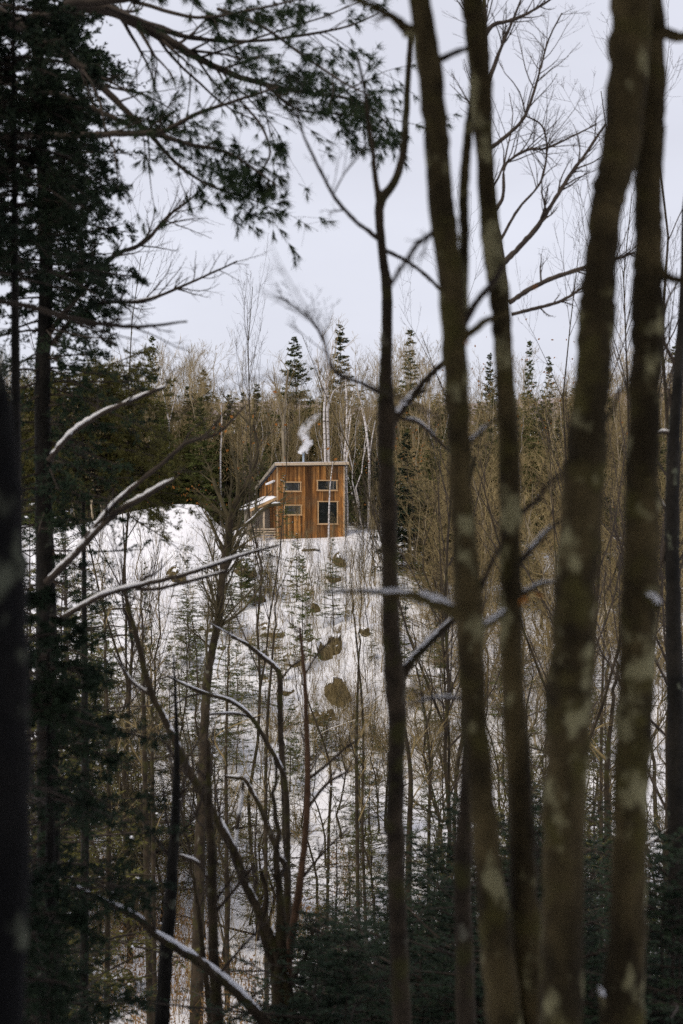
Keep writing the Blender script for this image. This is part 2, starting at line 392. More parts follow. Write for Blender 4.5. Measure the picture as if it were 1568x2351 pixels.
def proto_bare(name, h, r0, seed, m_tr, m_tw, per=(18, 6, 4), low=.3, up=.7, spread=.9, ln=.32, fork=0, rmin=.006, k=6, cat=None, ang=.75, lean=.03):
    rng = np.random.default_rng(seed); root = thing(name, None, cat)
    P, r = trunk_line(h, 12, rng.normal(0, lean, 2), .12 + lean, rng, r0)
    a = MB(); a.tubes(P, r, k)
    if fork:
        Pf, rf_ = spawn(P, r, fork, .25, .55, .35, .08, .6, .1, 9, .7, .07, rng, .75, .15, rmin, .5)
        a.tubes(Pf, rf_, k); P1, r1 = spawn(Pf, rf_, per[0] // 2, .2, .97, ang, .15, ln, .25, 7, up, .10, rng, .5, .2, rmin)
    c = MB()
    L1, R1 = spawn(P, r, per[0], low, .98, ang, .18, ln, .28, 7, up, .10, rng, .5, .2, rmin, .6)
    if fork: L1 = np.concatenate([L1, P1]); R1 = np.concatenate([R1, r1])
    L2, R2 = spawn(L1, R1, per[1], .2, .98, .7, .2, .45, .3, 5, up * .6, .13, rng, .6, .3, rmin * .8)
    L3, R3 = spawn(L2, R2, per[2], .2, 1., .65, .25, .5, .3, 4, up * .5, .13, rng, .7, .4, rmin * .65)
    c.tubes(L1, R1, 4); c.tubes(L2, R2, 3); c.tubes(L3, R3, 3)
    tr = a.build('trunk', m_tr, root); cr_ = c.build('crown', m_tw, root)
    return root

def conifer_parts(h, rad, nb, seed, low=.08, droop=-.25, nl=9, nn=8, cl=.16, cw=.045, taper=.8, ragged=.25, snow=0, tr_r=None, flat=.5, upt=.1):
    """trunk mesh, foliage, snow builders of a conifer round the origin"""
    rng = np.random.default_rng(seed)
    P, r = trunk_line(h, 12, rng.normal(0, .012, 2), .03, rng, tr_r or h * .011, .05)
    a = MB(); a.tubes(P, r, 6)
    t = np.sort(rng.uniform(low, .995, nb)); z = t * h
    az = np.arange(nb) * 2.39996 + rng.normal(0, .35, nb)
    L = rad * np.clip((1 - t) * 1.02 + .03, 0, 1) ** taper * np.exp(rng.normal(0, ragged, nb))
    n = 6; pos = np.stack([np.interp(z, P[0, :, 2], P[0, :, 0]), np.interp(z, P[0, :, 2], P[0, :, 1]), z], -1)
    d = np.stack([np.cos(az), np.sin(az), rng.normal(upt, .12, nb) + .5 * t ** 2], -1); d /= np.linalg.norm(d, axis=1, keepdims=True)
    pts = [pos]
    for k in range(n - 1):
        d = d + rng.normal(0, .06, d.shape) + np.array([0, 0, droop * (1 - .8 * t.mean())]) / (n - 1) * np.ones((nb, 1))
        d /= np.linalg.norm(d, axis=1, keepdims=True); pts.append(pts[-1] + d * L[:, None] / (n - 1))
    B = np.stack(pts, 1); Br = (np.maximum(L * .012, .005))[:, None] * np.linspace(1, .3, n)[None]
    a.tubes(B, Br, 4)
    S, Sr = spawn(B, Br, nl, .12, 1., .95, .15, .34, .25, 4, -.12, .06, rng, .5, .4, .002, .75, side=.25)
    f = MB(); a.tubes(S[::2], Sr[::2] , 3)
    allb = np.concatenate([S.reshape(-1, 4, 3), B[:, 2:, :]])
    NB = len(allb); tt = rng.uniform(0, 3, (NB, nn)); i = np.minimum(tt.astype(int), 2); w = (tt - i)[..., None]
    p = allb[np.arange(NB)[:, None], i] * (1 - w) + allb[np.arange(NB)[:, None], i + 1] * w
    dd = allb[np.arange(NB)[:, None], i + 1] - allb[np.arange(NB)[:, None], i]; dd /= np.linalg.norm(dd, axis=2, keepdims=True) + 1e-9
    s = np.cross(dd, np.array([0, 0, 1.]) + rng.normal(0, .3, dd.shape)); s /= np.linalg.norm(s, axis=2, keepdims=True) + 1e-9
    s *= rng.choice([-1, 1], s.shape[:2])[..., None]
    D = dd * .75 + s * .75 + rng.normal(0, .2, dd.shape)
    p = p.reshape(-1, 3); D = D.reshape(-1, 3)
    hs = np.clip(.38 + .9 * (1 - p[:, 2] / h), .38, 1.); f.cards(p, D, cl * hs * np.exp(rng.normal(0, .25, len(p))), cw * hs, rng, flat)
    sn = MB()
    if snow:
        q = p[rng.choice(len(p), int(snow), replace=False)] + np.array([0, 0, cw * .5])
        ss = cw * rng.uniform(.5, 1.5, len(q)); dv = rng.normal(size=q.shape) * np.array([1, 1, .25])
        for o in (0, 1.1): sn.cards(q + np.array([0, 0, .3]) * (ss * o)[:, None], dv, ss * 2.2, ss * 1.4, rng, .35)
    return a, f, sn
def proto_conifer(name, m_f, m_t=None, cat=None, **kw):
    root = thing(name, None, cat); a, f, sn = conifer_parts(**kw)
    a.build('trunk', m_t or M['twig_dark'], root); fo = f.build('foliage', m_f, root)
    if sn.V: tag(sn.build('snow', M['snow_lump'], fo), kind='stuff')
    return root

PROTO_USED = set()
def place(proto, loc, rz, s, label, group, cat, sz=None):
    if proto.name not in PROTO_USED and proto.get('label') is None:
        PROTO_USED.add(proto.name); KIDS.setdefault(proto.name, list(proto.children))
        for ch in proto.children: KIDS.setdefault(ch.name, list(ch.children))
        o = proto
    else: o = copy_tree(proto)
    o.location = [float(v) for v in loc]; o.rotation_euler = (0, 0, rz); o.scale = (s, s, s if sz is None else sz)
    tag(o, label, cat, group); return o

# zones of the photograph for labels
def zone(x):
    for lim, s in ((190, 'behind the dark left spruce'), (520, 'above the snow mound'), (620, 'between mound and cabin'), (800, 'behind the cabin'), (880, 'left of the slim dark trunk'),
                   (1050, 'right of the slim dark trunk'), (1190, 'behind the twin trunk'), (1290, 'right of the twin trunk'), (1400, 'behind the thick trunk')):
        if x < lim: return s
    return 'beyond the straight right trunk'

# ------------------------------------------------------------------ the cabin
CD = 93.0
def cabin():
    k = .24 * U                                            # one pixel of the enlarged cabin crop, per metre of distance
    def cx(c): return (850 + c / 2.613) / 1.594
    th_ = R(15); c0 = at(cx(428), 1230, CD); base = np.array([c0[0], CD, -1.95])
    t = np.array([math.cos(th_), math.sin(th_), 0]); nrm = np.array([math.sin(th_), -math.cos(th_), 0]); up = np.array([0, 0, 1.])
    root = thing('cabin', 'small brown board cabin with shed roof on the snowy bank', 'cabin', base)
    m_ = .24 * U * CD
    def fx(c): return (c - 428) * m_ / math.cos(th_)       # crop pixel -> metres along the front
    def fz(c): return (1175.5 - (1450 + c / 2.613) / 1.594) * U * CD   # -> height
    Wd = fx(1068); Ld = 5.6; z0 = -2.6; zt = fz(668)
    ax = np.array([t, nrm, up])
    def pt(u, v, z): p = base + t * u + nrm * v; return np.array([p[0], p[1], z])
    # core walls (dark sheathing behind the boards)
    def top(u, v): return zt + .10 * (u / Wd) + v * .235    # v negative backwards -> lower
    core = MB(); e = .03
    q = [pt(e, -e, z0), pt(Wd - e, -e, z0), pt(Wd - e, -Ld, z0), pt(e, -Ld, z0)]
    tp = [pt(e, -e, top(0, 0) - .02), pt(Wd - e, -e, top(Wd, 0) - .02), pt(Wd - e, -Ld, top(Wd, -Ld)), pt(e, -Ld, top(0, -Ld))]
    core.add(q + tp, [[0, 1, 5, 4], [1, 2, 6, 5], [2, 3, 7, 6], [3, 0, 4, 7], [4, 5, 6, 7]])
    core.build('wall', M['dark_in'], root, smooth_=False)
    wins = [(488, 815, 656, 916), (806, 797, 1004, 906), (490, 1036, 662, 1141), (813, 1000, 1010, 1230)]
    WR = [(fx(a), fz(d), fx(c), fz(b)) for a, b, c, d in wins]     # u0,z0,u1,z1
    rng = np.random.default_rng(3); u = 0.
    while u < Wd - .02:                                     # vertical boards, each one an object
        w = min(rng.choice([.09, .11, .14, .16, .19]), Wd - u); a, b = u + .004, u + w - .004; d = rng.uniform(.018, .034)
        segs = [(z0, top(u, 0) - .03)]
        for (a0, b0, a1, b1) in WR:
            if b > a0 + .03 and a < a1 - .03:
                ns = []
                for (s0, s1) in segs:
                    if s0 < b0 < s1: ns.append((s0, b0))
                    if s0 < b1 < s1: ns.append((b1, s1))
                    if not (s0 < b0 < s1 or s0 < b1 < s1): ns.append((s0, s1))
                segs = ns
        if len(segs) == 1 and rng.random() < .35:
            zz = rng.uniform(-.3, 1.4); segs = [(segs[0][0], zz - .002), (zz + .002, segs[0][1])]
        for s0, s1 in segs:
            mb = MB(); mb.box(pt((a + b) / 2, -.03 + d / 2 + .004, (s0 + s1) / 2), np.array([(b - a) / 2, d / 2, (s1 - s0) / 2]), ax); mb.build('board', M['board'], root, smooth_=False)
        u += w
    u = 0.
    while u < Ld - .05:                                     # boards of the left side wall
        w = min(rng.choice([.14, .16, .2]), Ld - u); d = rng.uniform(.018, .03); s1 = top(0, -u - w) - .04
        mb = MB(); mb.box(pt(.026 - d / 2, -u - w / 2, (z0 + s1) / 2), np.array([d / 2, w / 2 - .004, (s1 - z0) / 2]), ax); mb.build('board', M['board'], root, smooth_=False)
        u += w
    for (a, v) in ((-.03, .0), (Wd - .05, .0)):
        mb = MB(); mb.box(pt(a + .045, .018, (z0 + top(a, 0)) / 2 - .03), np.array([.05, .018, (top(a, 0) - z0) / 2 - .04]), ax); mb.build('corner_trim', M['trim'], root, smooth_=False)
    for (a0, b0, a1, b1) in WR:                             # windows: frame boards, pane, mullion
        wd = bpy.data.objects.new('window', None); COL.objects.link(wd); wd.parent = root
        f = .075; wl = wd
        wd.location = (0, 0, 0)
        for (c, h) in (((a0 + f / 2, (b0 + b1) / 2), (f / 2, (b1 - b0) / 2 - f)), ((a1 - f / 2, (b0 + b1) / 2), (f / 2, (b1 - b0) / 2 - f)),
                       (((a0 + a1) / 2, b1 - f / 2), ((a1 - a0) / 2 + .03, f / 2))):
            mb = MB(); mb.box(pt(c[0], .022, c[1]), np.array([h[0], .028, h[1]]), ax); mb.build('frame', M['trim'], wd, smooth_=False)
        mb = MB(); mb.box(pt((a0 + a1) / 2, .032, b0 + f / 2), np.array([(a1 - a0) / 2 + .03, .045, f / 2]), ax); mb.build('sill', M['trim'], wd, smooth_=False)
        mb = MB(); mb.box(pt((a0 + a1) / 2, -.022, (b0 + b1) / 2), np.array([(a1 - a0) / 2 - f, .004, (b1 - b0) / 2 - f]), ax); mb.build('pane', M['glass'], wd, smooth_=False)
        if (b1 - b0) < 1.2:
            mb = MB(); mb.box(pt(a0 + (a1 - a0) * (.86 if a0 < 1 else .8), -.006, (b0 + b1) / 2), np.array([.016, .012, (b1 - b0) / 2 - f - .003]), ax); mb.build('mullion', M['grey_wood'], wd, smooth_=False)
        mb = MB(); mb.box(pt((a0 + a1) / 2, -.008, b0 + f + .012), np.array([(a1 - a0) / 2 - f - .003, .012, .012]), ax); mb.build('sash', M['trim_pale'], wd, smooth_=False)
    # roof slab, fascias, snow
    o = .22
    def rp(u, v, dz=0): return pt(u, v, top(min(max(u, 0), Wd), v) + dz)
    rf = MB(); rf.prism([rp(-o, .3, .02), rp(Wd + .26, .3, .02), rp(Wd + .26, -Ld - .4, .02), rp(-o, -Ld - .4, .02)], np.array([0, 0, .10])); roof = rf.build('roof', M['roof'], root, smooth_=False)
    sn = MB(); sn.prism([rp(-o + .01, .28, .121), rp(Wd + .25, .28, .121), rp(Wd + .25, -Ld - .38, .121), rp(-o + .01, -Ld - .38, .121)], np.array([0, 0, .045])); sn.build('roof_snow', M['snow_lump'], roof, smooth_=False)
    fa = MB(); fa.prism([rp(-o, .302, -.05), rp(Wd + .26, .302, -.05), rp(Wd + .26, .302, .13), rp(-o, .302, .13)], nrm * .035); fa.build('fascia', M['trim_pale'], root, smooth_=False)
    ra = MB(); ra.prism([rp(-o - .002, .335, -.09), rp(-o - .002, -Ld - .4, -.09), rp(-o - .002, -Ld - .4, .125), rp(-o - .002, .335, .125)], -t * .035); ra.build('rake_board', M['grey_wood'], root, smooth_=False)
    so = MB(); so.prism([rp(.03, .28, -.06), rp(Wd, .28, -.06), rp(Wd, .03, -.06), rp(.03, .03, -.06)], np.array([0, 0, .015])); so.build('soffit', M['dark_in'], root, smooth_=False)
    # stove pipe with cap ring
    pu = fx(712) ; pv = -1.0; pz = top(pu, pv)
    ch = MB(); ch.tubes(np.array([pt(pu, pv, pz - .1), pt(pu, pv, pz + .5), pt(pu, pv, fz(540))]), np.array([.075, .075, .075]), 14); chm = ch.build('chimney', M['metal'], root)
    cp = MB(); cp.tubes(np.array([pt(pu, pv, fz(545)), pt(pu, pv, fz(538)), pt(pu, pv, fz(537))]), np.array([.088, .088, .01]), 14); cp.build('cap', M['metal'], chm)
    # small snowy hood on the side wall
    hd = MB(); hz = 1.75; hd.prism([pt(-.02, -.5, hz + .22), pt(-.02, -1.3, hz + .22), pt(-.5, -1.3, hz), pt(-.5, -.5, hz)], np.array([0, 0, .04])); hood = hd.build('hood', M['grey_wood'], root, smooth_=False)
    hs = MB(); hs.prism([pt(-.022, -.5, hz + .262), pt(-.022, -1.3, hz + .262), pt(-.5, -1.3, hz + .042), pt(-.5, -.5, hz + .042)], np.array([0, 0, .09])); hs.build('hood_snow', M['snow_lump'], hood, smooth_=False)
    # lean-to porch on the left: snowy roof, rake boards, posts, railing
    pr = MB(); zA, zB = .92, .12; LW = 1.85
    A = [pt(-.04, .15, zA), pt(-.04, -3.6, zA), pt(-LW, -3.6, zB), pt(-LW, .15, zB)]; pr.prism(A, np.array([0, 0, .06])); prf = pr.build('porch_roof', M['roof'], root, smooth_=False)
    ps = MB(); nx, ny = 12, 14; G = []
    rg = np.random.default_rng(8)
    for j in range(ny):
        for i in range(nx):
            a_, b_ = i / (nx - 1), j / (ny - 1); edge = min(a_, 1 - a_, b_, 1 - b_) * 8
            G.append(pt(-.05 - a_ * (LW - .03), .13 - b_ * 3.7, zA + (zB - zA) * a_ + .062 + .17 * min(1, edge) ** .5 + .02 * rg.random()))
    i = (np.arange(ny - 1)[:, None] * nx + np.arange(nx - 1)[None]).reshape(-1); ps.add(G, np.stack([i, i + 1, i + nx + 1, i + nx], -1)); ps.build('porch_snow', M['snow_lump'], prf)
    pf = MB(); pf.prism([pt(-.04, .152, zA - .12), pt(-LW, .152, zB - .12), pt(-LW, .152, zB + .07), pt(-.04, .152, zA + .07)], nrm * .03); pf.build('porch_rake', M['trim'], root, smooth_=False)
    for uu in (-LW + .08, -.9):
        po = MB(); po.box(pt(uu, .08, (zB - 2.5) / 2 + .02), np.array([.05, .05, (zB + 2.3) / 2]), ax); po.build('post', M['trim_pale'], root, smooth_=False)
    wl2 = MB(); wl2.box(pt(-.95, -1.9, -1.0), np.array([.86, .02, 1.2]), ax); wl2.build('porch_wall', M['grey_wood'], root, smooth_=False)
    rl = bpy.data.objects.new('railing', None); COL.objects.link(rl); rl.parent = root
    for q_ in range(4):
        mb = MB(); mb.box(pt(-.93, .115, -1.62 + q_ * .17), np.array([.80, .012, .045]), ax); mb.build('slat', M['snow_lump'] if q_ < 0 else M['trim_pale'], rl, smooth_=False)
    fl = MB(); fl.box(pt(-.93, -.9, -2.0), np.array([.9, 1.0, .06]), ax); fl.build('porch_floor', M['grey_wood'], root, smooth_=False)
    return pt(pu, pv, fz(537))
PIPE = cabin()

def smoke():
    m = bpy.data.materials.new('smoke_volume'); m.use_nodes = True; t = m.node_tree
    for n in list(t.nodes):
        if n.type == 'BSDF_PRINCIPLED': t.nodes.remove(n)
    out = t.nodes['Material Output']; v = N(t, 'ShaderNodeVolumePrincipled'); v.inputs['Color'].default_value = (.97, .97, .99, 1); v.inputs['Anisotropy'].default_value = .1
    co = N(t, 'ShaderNodeTexCoord'); n1 = N(t, 'ShaderNodeTexNoise', Scale=3.4, Detail=6., Roughness=.65, Distortion=.8); t.links.new(co.outputs['Object'], n1.inputs['Vector'])
    sp = N(t, 'ShaderNodeSeparateXYZ'); t.links.new(co.outputs['Object'], sp.inputs[0])
    th1 = N(t, 'ShaderNodeMapRange'); th1.inputs['From Min'].default_value = .41; th1.inputs['From Max'].default_value = .60; t.links.new(n1.outputs['Fac'], th1.inputs[0])
    fz = ramp(t, [(0., (1, 1, 1)), (.22, (.9, .9, .9)), (.38, (.45, .45, .45)), (.60, (.24, .24, .24)), (.82, (.11, .11, .11)), (.97, (0, 0, 0))], N(t, 'ShaderNodeMath', operation='MULTIPLY').outputs[0])
    ml = fz.inputs[0].links[0].from_node; ml.inputs[1].default_value = 1 / 2.9; t.links.new(sp.outputs['Z'], ml.inputs[0])
    lo = N(t, 'ShaderNodeMapRange'); lo.inputs['From Min'].default_value = 0; lo.inputs['From Max'].default_value = .9; lo.inputs['To Min'].default_value = .8; lo.inputs['To Max'].default_value = 0; t.links.new(sp.outputs['Z'], lo.inputs[0])
    ad = N(t, 'ShaderNodeMath', operation='ADD'); t.links.new(th1.outputs[0], ad.inputs[0]); t.links.new(lo.outputs[0], ad.inputs[1])
    mu = N(t, 'ShaderNodeMath', operation='MULTIPLY'); t.links.new(ad.outputs[0], mu.inputs[0]); t.links.new(fz.outputs[0], mu.inputs[1])
    s = .24 * U * CD
    ax_p = np.array([(0, 0), (-12, 15), (10, 45), (45, 90), (30, 130), (5, 175), (0, 225), (40, 280), (110, 350), (170, 395)], float) * s
    zt_ = ax_p[-1, 1]; zn = N(t, 'ShaderNodeMath', operation='DIVIDE'); zn.inputs[1].default_value = zt_; t.links.new(sp.outputs['Z'], zn.inputs[0])
    axr = ramp(t, [(p[1] / zt_, ((p[0] + .3) / 1.6,) * 3) for p in ax_p], zn.outputs[0]); axr.color_ramp.interpolation = 'LINEAR'
    def mth(op, x, y):
        n = N(t, 'ShaderNodeMath', operation=op)
        for i, v_ in ((0, x), (1, y)):
            if isinstance(v_, (int, float)): n.inputs[i].default_value = v_
            else: t.links.new(v_, n.inputs[i])
        return n.outputs[0]
    xa = mth('SUBTRACT', mth('MULTIPLY', axr.outputs[0], 1.6), .3); dx = mth('SUBTRACT', sp.outputs['X'], xa)
    wob = mth('MULTIPLY', mth('SUBTRACT', n1.outputs['Fac'], .5), 1.1)
    rr = mth('SQRT', mth('ADD', mth('MULTIPLY', dx, dx), mth('MULTIPLY', sp.outputs['Y'], sp.outputs['Y'])), 0)
    rn = mth('DIVIDE', rr, mth('ADD', mth('MULTIPLY', zn.outputs[0], .16), .42))
    fo = N(t, 'ShaderNodeMapRange'); fo.interpolation_type = 'SMOOTHSTEP'; fo.inputs['From Min'].default_value = .95; fo.inputs['From Max'].default_value = .15; fo.inputs['To Min'].default_value = 0; fo.inputs['To Max'].default_value = 1
    t.links.new(mth('SUBTRACT', rn, wob), fo.inputs[0])
    m2 = N(t, 'ShaderNodeMath', operation='MULTIPLY'); t.links.new(mth('MULTIPLY', mu.outputs[0], 11.), m2.inputs[0]); t.links.new(fo.outputs[0], m2.inputs[1])
    t.links.new(m2.outputs[0], v.inputs['Density']); t.links.new(v.outputs[0], out.inputs['Volume'])
    s = .24 * U * CD; rng = np.random.default_rng(2); mb = MB()
    pts = np.array([(0, 0), (-12, -15), (10, -45), (45, -90), (30, -130), (5, -175), (0, -225), (40, -280), (110, -350), (170, -395)], float) * s
    rad = np.array([9, 46, 66, 74, 76, 78, 80, 82, 80, 8]) * s
    P = np.stack([PIPE[0] + pts[:, 0], np.full(len(pts), PIPE[1]), PIPE[2] - pts[:, 1] + .01], -1)
    A = cat_rom(np.concatenate([P, rad[:, None]], 1), 5)
    mb.tubes(A[:, :3], np.maximum(A[:, 3] * (1 + rng.normal(0, .07, len(A))), .01), 20)
    k = 20; n = mb.n; mb.add([A[0, :3], A[-1, :3]]); mb.T.append(np.array([[n, (i + 1) % k, i] for i in range(k)])); b = n - k; mb.T.append(np.array([[n + 1, b + i, b + (i + 1) % k] for i in range(k)]))
    o = mb.build('smoke', m, None, base=PIPE); o.location = PIPE
    tag(o, 'white wood smoke curling up from the metal stove pipe', kind='stuff')
smoke()

# ------------------------------------------------------------------ background forest
rng = np.random.default_rng(11)
bare = [proto_bare('hardwood_tree', h, r0, 100 + i, M['far_bark'], M['far_twig'], per, low, .8, ln=ln, fork=fk, rmin=.011, cat='tree')
        for i, (h, r0, per, low, ln, fk) in enumerate([(13.5, .10, (24, 7, 5), .22, .32, 1), (14.5, .12, (20, 7, 5), .3, .34, 2), (12, .08, (26, 7, 4), .15, .28, 0), (13, .10, (20, 8, 5), .25, .36, 3), (11, .07, (26, 7, 4), .1, .28, 0), (14, .11, (20, 8, 5), .35, .33, 2)])]
con = [proto_conifer('spruce_tree', M['conifer'], cat='tree', h=h, rad=rd, nb=nb, seed=200 + i, nl=10, nn=7, cl=.30, cw=.11, ragged=rg_, low=.04, droop=-.3, tr_r=.1)
       for i, (h, rd, nb, rg_) in enumerate([(13, 2.1, 210, .25), (14, 1.7, 220, .3), (11, 2.4, 190, .3), (15, 2.0, 220, .3)])]
con_d = [proto_conifer('fir_tree', M['conifer_dark'], cat='tree', h=h, rad=rd, nb=nb, seed=230 + i, nl=8, nn=8, cl=.26, cw=.09, ragged=.15, low=.03, droop=-.15)
         for i, (h, rd, nb) in enumerate([(9, 1.9, 170), (7, 1.3, 150)])]

def zlow(x):
    return 'at the left edge' if x < 190 else 'left of the snowy diagonal stem' if x < 400 else 'around the forked trunk' if x < 700 else 'beside the slim dark trunk' if x < 1050 else 'behind the twin trunk' if x < 1290 else 'behind the thick trunk' if x < 1400 else 'at the right edge'
def spot(x, D): X = (x - 784) * U * D; return np.array([X, D, float(th(X, D)) - .05])
# named tops on the skyline (x, y of top, D, width scale)
tops = [(785, 742, 112, 3, 1.2, 'irregular'), (950, 752, 115, 1, 1.15, 'dense'), (685, 775, 112, 2, 1.3, 'broad'), (342, 768, 110, 1, .9, 'thin'), (1210, 778, 118, 1, .8, 'needle slim'),
        (1262, 815, 124, 3, .8, 'short'), (208, 798, 112, 1, .8, 'small'), (1120, 812, 122, 0, .8, 'pointed'), (470, 850, 116, 0, 1, 'low'), (1545, 790, 110, 3, 1, 'edge')]
for x, y, D, pi, ws, wd in tops:
    p = spot(x, D); h = (1175.5 - y) * U * D - p[2]; pr = con[pi]; hh = [13, 14, 11, 15][pi]
    place(pr, p, rng.uniform(0, 6), ws, wd + ' spruce top rising over the treeline ' + zone(x), None, 'tree', h / hh)
n_b = n_c = 0
for i in range(165):
    x = rng.uniform(-30, 1600); D = rng.uniform(99, 138) if i < 120 else rng.uniform(100, 118)
    if D < 101 and 560 < x < 830: D += 6
    y_top = 872 + 30 * math.sin(x * .012) + rng.normal(0, 34)
    if x > 1000: y_top += 10
    p = spot(x, D); pi = int(rng.integers(0, 6)); h0 = [13.5, 14.5, 12, 13, 11, 14][pi]; h = max((1175.5 - y_top) * U * D - p[2], 7)
    z = zone(x)
    place(bare[pi], p, rng.uniform(0, 6), h / h0 * rng.uniform(.85, 1.1), 'bare tan hardwood in the thick forest ' + z, 'bare hardwoods in the forest ' + z, 'tree', h / h0)
for i in range(140):
    x = -30 + 1640 * ((i * .618034) % 1 + rng.uniform(-.01, .01)); D = rng.uniform(101, 128)
    if 540 < x < 830 and D < 106: D += 6
    if 190 < x < 330 and D < 108: D += 8
    y_top = rng.uniform(875, 1060); p = spot(x, D); pi = int(rng.integers(0, 4)); h0 = [13, 14, 11, 15][pi]; h = (1175.5 - y_top) * U * D - p[2]
    z = zone(x)
    place(con[pi], p, rng.uniform(0, 6), max(h / h0, .6) * rng.uniform(.9, 1.3), 'dark green spruce within the forest ' + z, 'spruces within the forest ' + z, 'tree', h / h0)
for x, yt, D, s, lb in [(938, 995, 84, 1.0, 'dense blue green fir standing right of the slim dark trunk'), (362, 1040, 100, 1.1, 'dark fir directly behind the snow mound'), (870, 1050, 99, .9, 'dark fir half hidden by the slim trunk'), (1090, 1010, 98, 1., 'dark fir behind the twin trunk stems'), (1245, 1060, 95, .9, 'dark fir seen between twin trunk and thick trunk')]:
    p = spot(x, D); h = (1175.5 - yt) * U * D - p[2]; place(con_d[0], p, rng.uniform(0, 6), s, lb, None, 'tree', h / 9)

for i in range(34):
    x = rng.uniform(880, 1580) if i < 26 else rng.uniform(560, 620) if i < 28 else rng.uniform(190, 520); D = rng.uniform(78, 98) if i < 26 else rng.uniform(98, 102); p = spot(x, D); h = rng.uniform(4.5, 9.5); pi = int(rng.integers(0, 4)); h0 = [13, 14, 11, 15][pi]
    place(con[pi], p, rng.uniform(0, 6), min(.8, h / h0 * 1.15), 'middle sized green spruce before the forest ' + zone(x), 'middle sized spruces before the forest ' + zone(x), 'tree', h / h0)
pale = [proto_bare('pale_birch', h, .07, 180 + i, M['birch'], M['far_twig'], (18, 6, 4), .4, .8, ln=.22, fork=fk, rmin=.010, cat='tree', ang=.55, lean=.05) for i, (h, fk) in enumerate([(11, 1), (12, 0), (10, 2)])]
for i in range(34):
    x = rng.uniform(200, 1580) if i < 22 else rng.uniform(620, 900); D = rng.uniform(97, 112); D += 8 if 560 < x < 830 and D < 103 else 0; p = spot(x, D); h = rng.uniform(7, 11.5); pi = int(rng.integers(0, 3))
    place(pale[pi], p, rng.uniform(0, 6), h / [11, 12, 10][pi], 'pale stemmed birch at the forest front ' + zone(x), 'pale birches at the forest front ' + zone(x), 'tree')
# the far wood behind: one mass
def far_wood():
    rg = np.random.default_rng(21); a = MB(); n = 560
    X = rg.uniform(-75, 75, n); Y = rg.uniform(140, 190, n); z = th(X, Y); h = rg.uniform(7, 12.0, n)
    P = np.stack([np.stack([X, Y, z], -1), np.stack([X + rg.normal(0, .3, n), Y, z + h * .5], -1), np.stack([X + rg.normal(0, .5, n), Y, z + h], -1)], 1)
    Rr = np.tile(np.array([.14, .1, .03]), (n, 1)); a.tubes(P, Rr, 3)
    L1, R1 = spawn(P, Rr, 12, .25, 1, .7, .2, .25, .3, 4, .6, .1, rg, .5, .3, .02, .6); L2, R2 = spawn(L1, R1, 4, .2, 1, .6, .2, .5, .3, 3, .4, .1, rg, .7, .4, .014)
    a.tubes(L1, R1, 3); a.tubes(L2, R2, 3)
    tag(a.build('woods', M['far_twig']), 'far bare woods closing the view behind the forest', kind='stuff')
    f = MB(); n = 260; X = rg.uniform(-75, 75, n); Y = rg.uniform(136, 185, n); z = th(X, Y); h = rg.uniform(6, 12, n)
    for i in range(n):
        m = 220; t = rg.random(m) ** .8; rr = (1 - t) * 1.9 * rg.random(m) ** .5 + .05; az = rg.uniform(0, 6.28, m)
        p = np.stack([X[i] + rr * np.cos(az), Y[i] + rr * np.sin(az), z[i] + t * h[i]], -1); d = np.stack([np.cos(az), np.sin(az), -.25 + 0 * az], -1)
        f.cards(p, d, .7, .35, rg, .4)
    tag(f.build('conifer_woods', M['conifer']), 'far mass of dark conifers behind the bare forest', kind='stuff')
far_wood()

# birches by the cabin, placed one by one
def birch(label, pts, D, seed, forks=(), m=None, twigs=8, rt=.012):
    rg = np.random.default_rng(seed); P, r = path(pts, D, 5); b = P[0].copy()
    g = float(th(b[0], b[1])); P = np.concatenate([[[P[0, 0], P[0, 1], min(g - .1, P[0, 2] - .05)]], P]); r = np.concatenate([[r[0] * 1.05], r])
    root = thing('birch_tree', label, 'tree', P[0]); tr = MB(); tr.tubes(P, r, 8); trk = tr.build('trunk', m or M['birch'], root)
    c = MB(); allP = [(P, r)]
    for fk in forks:
        Pf, rf_ = path(fk, D, 5); fb = MB(); fb.tubes(Pf, rf_, 6); fb.build('limb', m or M['birch'], root); allP.append((Pf, rf_))
    for Pq, rq in allP:
        L1, R1 = spawn(Pq[None], rq[None], twigs, .45, 1, .6, .15, .28, .3, 6, .5, .1, rg, .45, .3, rt); L2, R2 = spawn(L1, R1, 5, .2, 1, .6, .2, .5, .3, 4, .3, .12, rg, .6, .4, rt * .8)
        L3, R3 = spawn(L2, R2, 3, .2, 1, .6, .2, .5, .3, 3, .2, .12, rg, .6, .4, rt * .7)
        c.tubes(L1, R1, 4); c.tubes(L2, R2, 3); c.tubes(L3, R3, 3)
    c.build('crown', M['far_twig'], root); return root
birch('white birch behind the roof with its stem left of its twin', [(748, 1200, 7), (747, 1060, 6), (744, 960, 5.5), (747, 900, 5), (752, 840, 3), (740, 760, 2)], 101, 1, [[(747, 905, 4), (735, 870, 3), (728, 830, 2)]])
birch('white birch behind the roof forking wide at its top', [(757, 1200, 7), (755, 1060, 6), (752, 960, 6), (752, 890, 5), (758, 840, 3), (765, 780, 2)], 101.6, 2, [[(753, 940, 4), (765, 900, 3.5), (790, 880, 2.5), (805, 855, 1.5)]])
birch('thin white birch just behind the right end of the roof', [(790, 1200, 6.5), (791, 1060, 6), (795, 1000, 5), (796, 930, 4), (793, 860, 3)], 99, 3, [[(796, 985, 3.5), (804, 940, 3), (812, 895, 2)]])
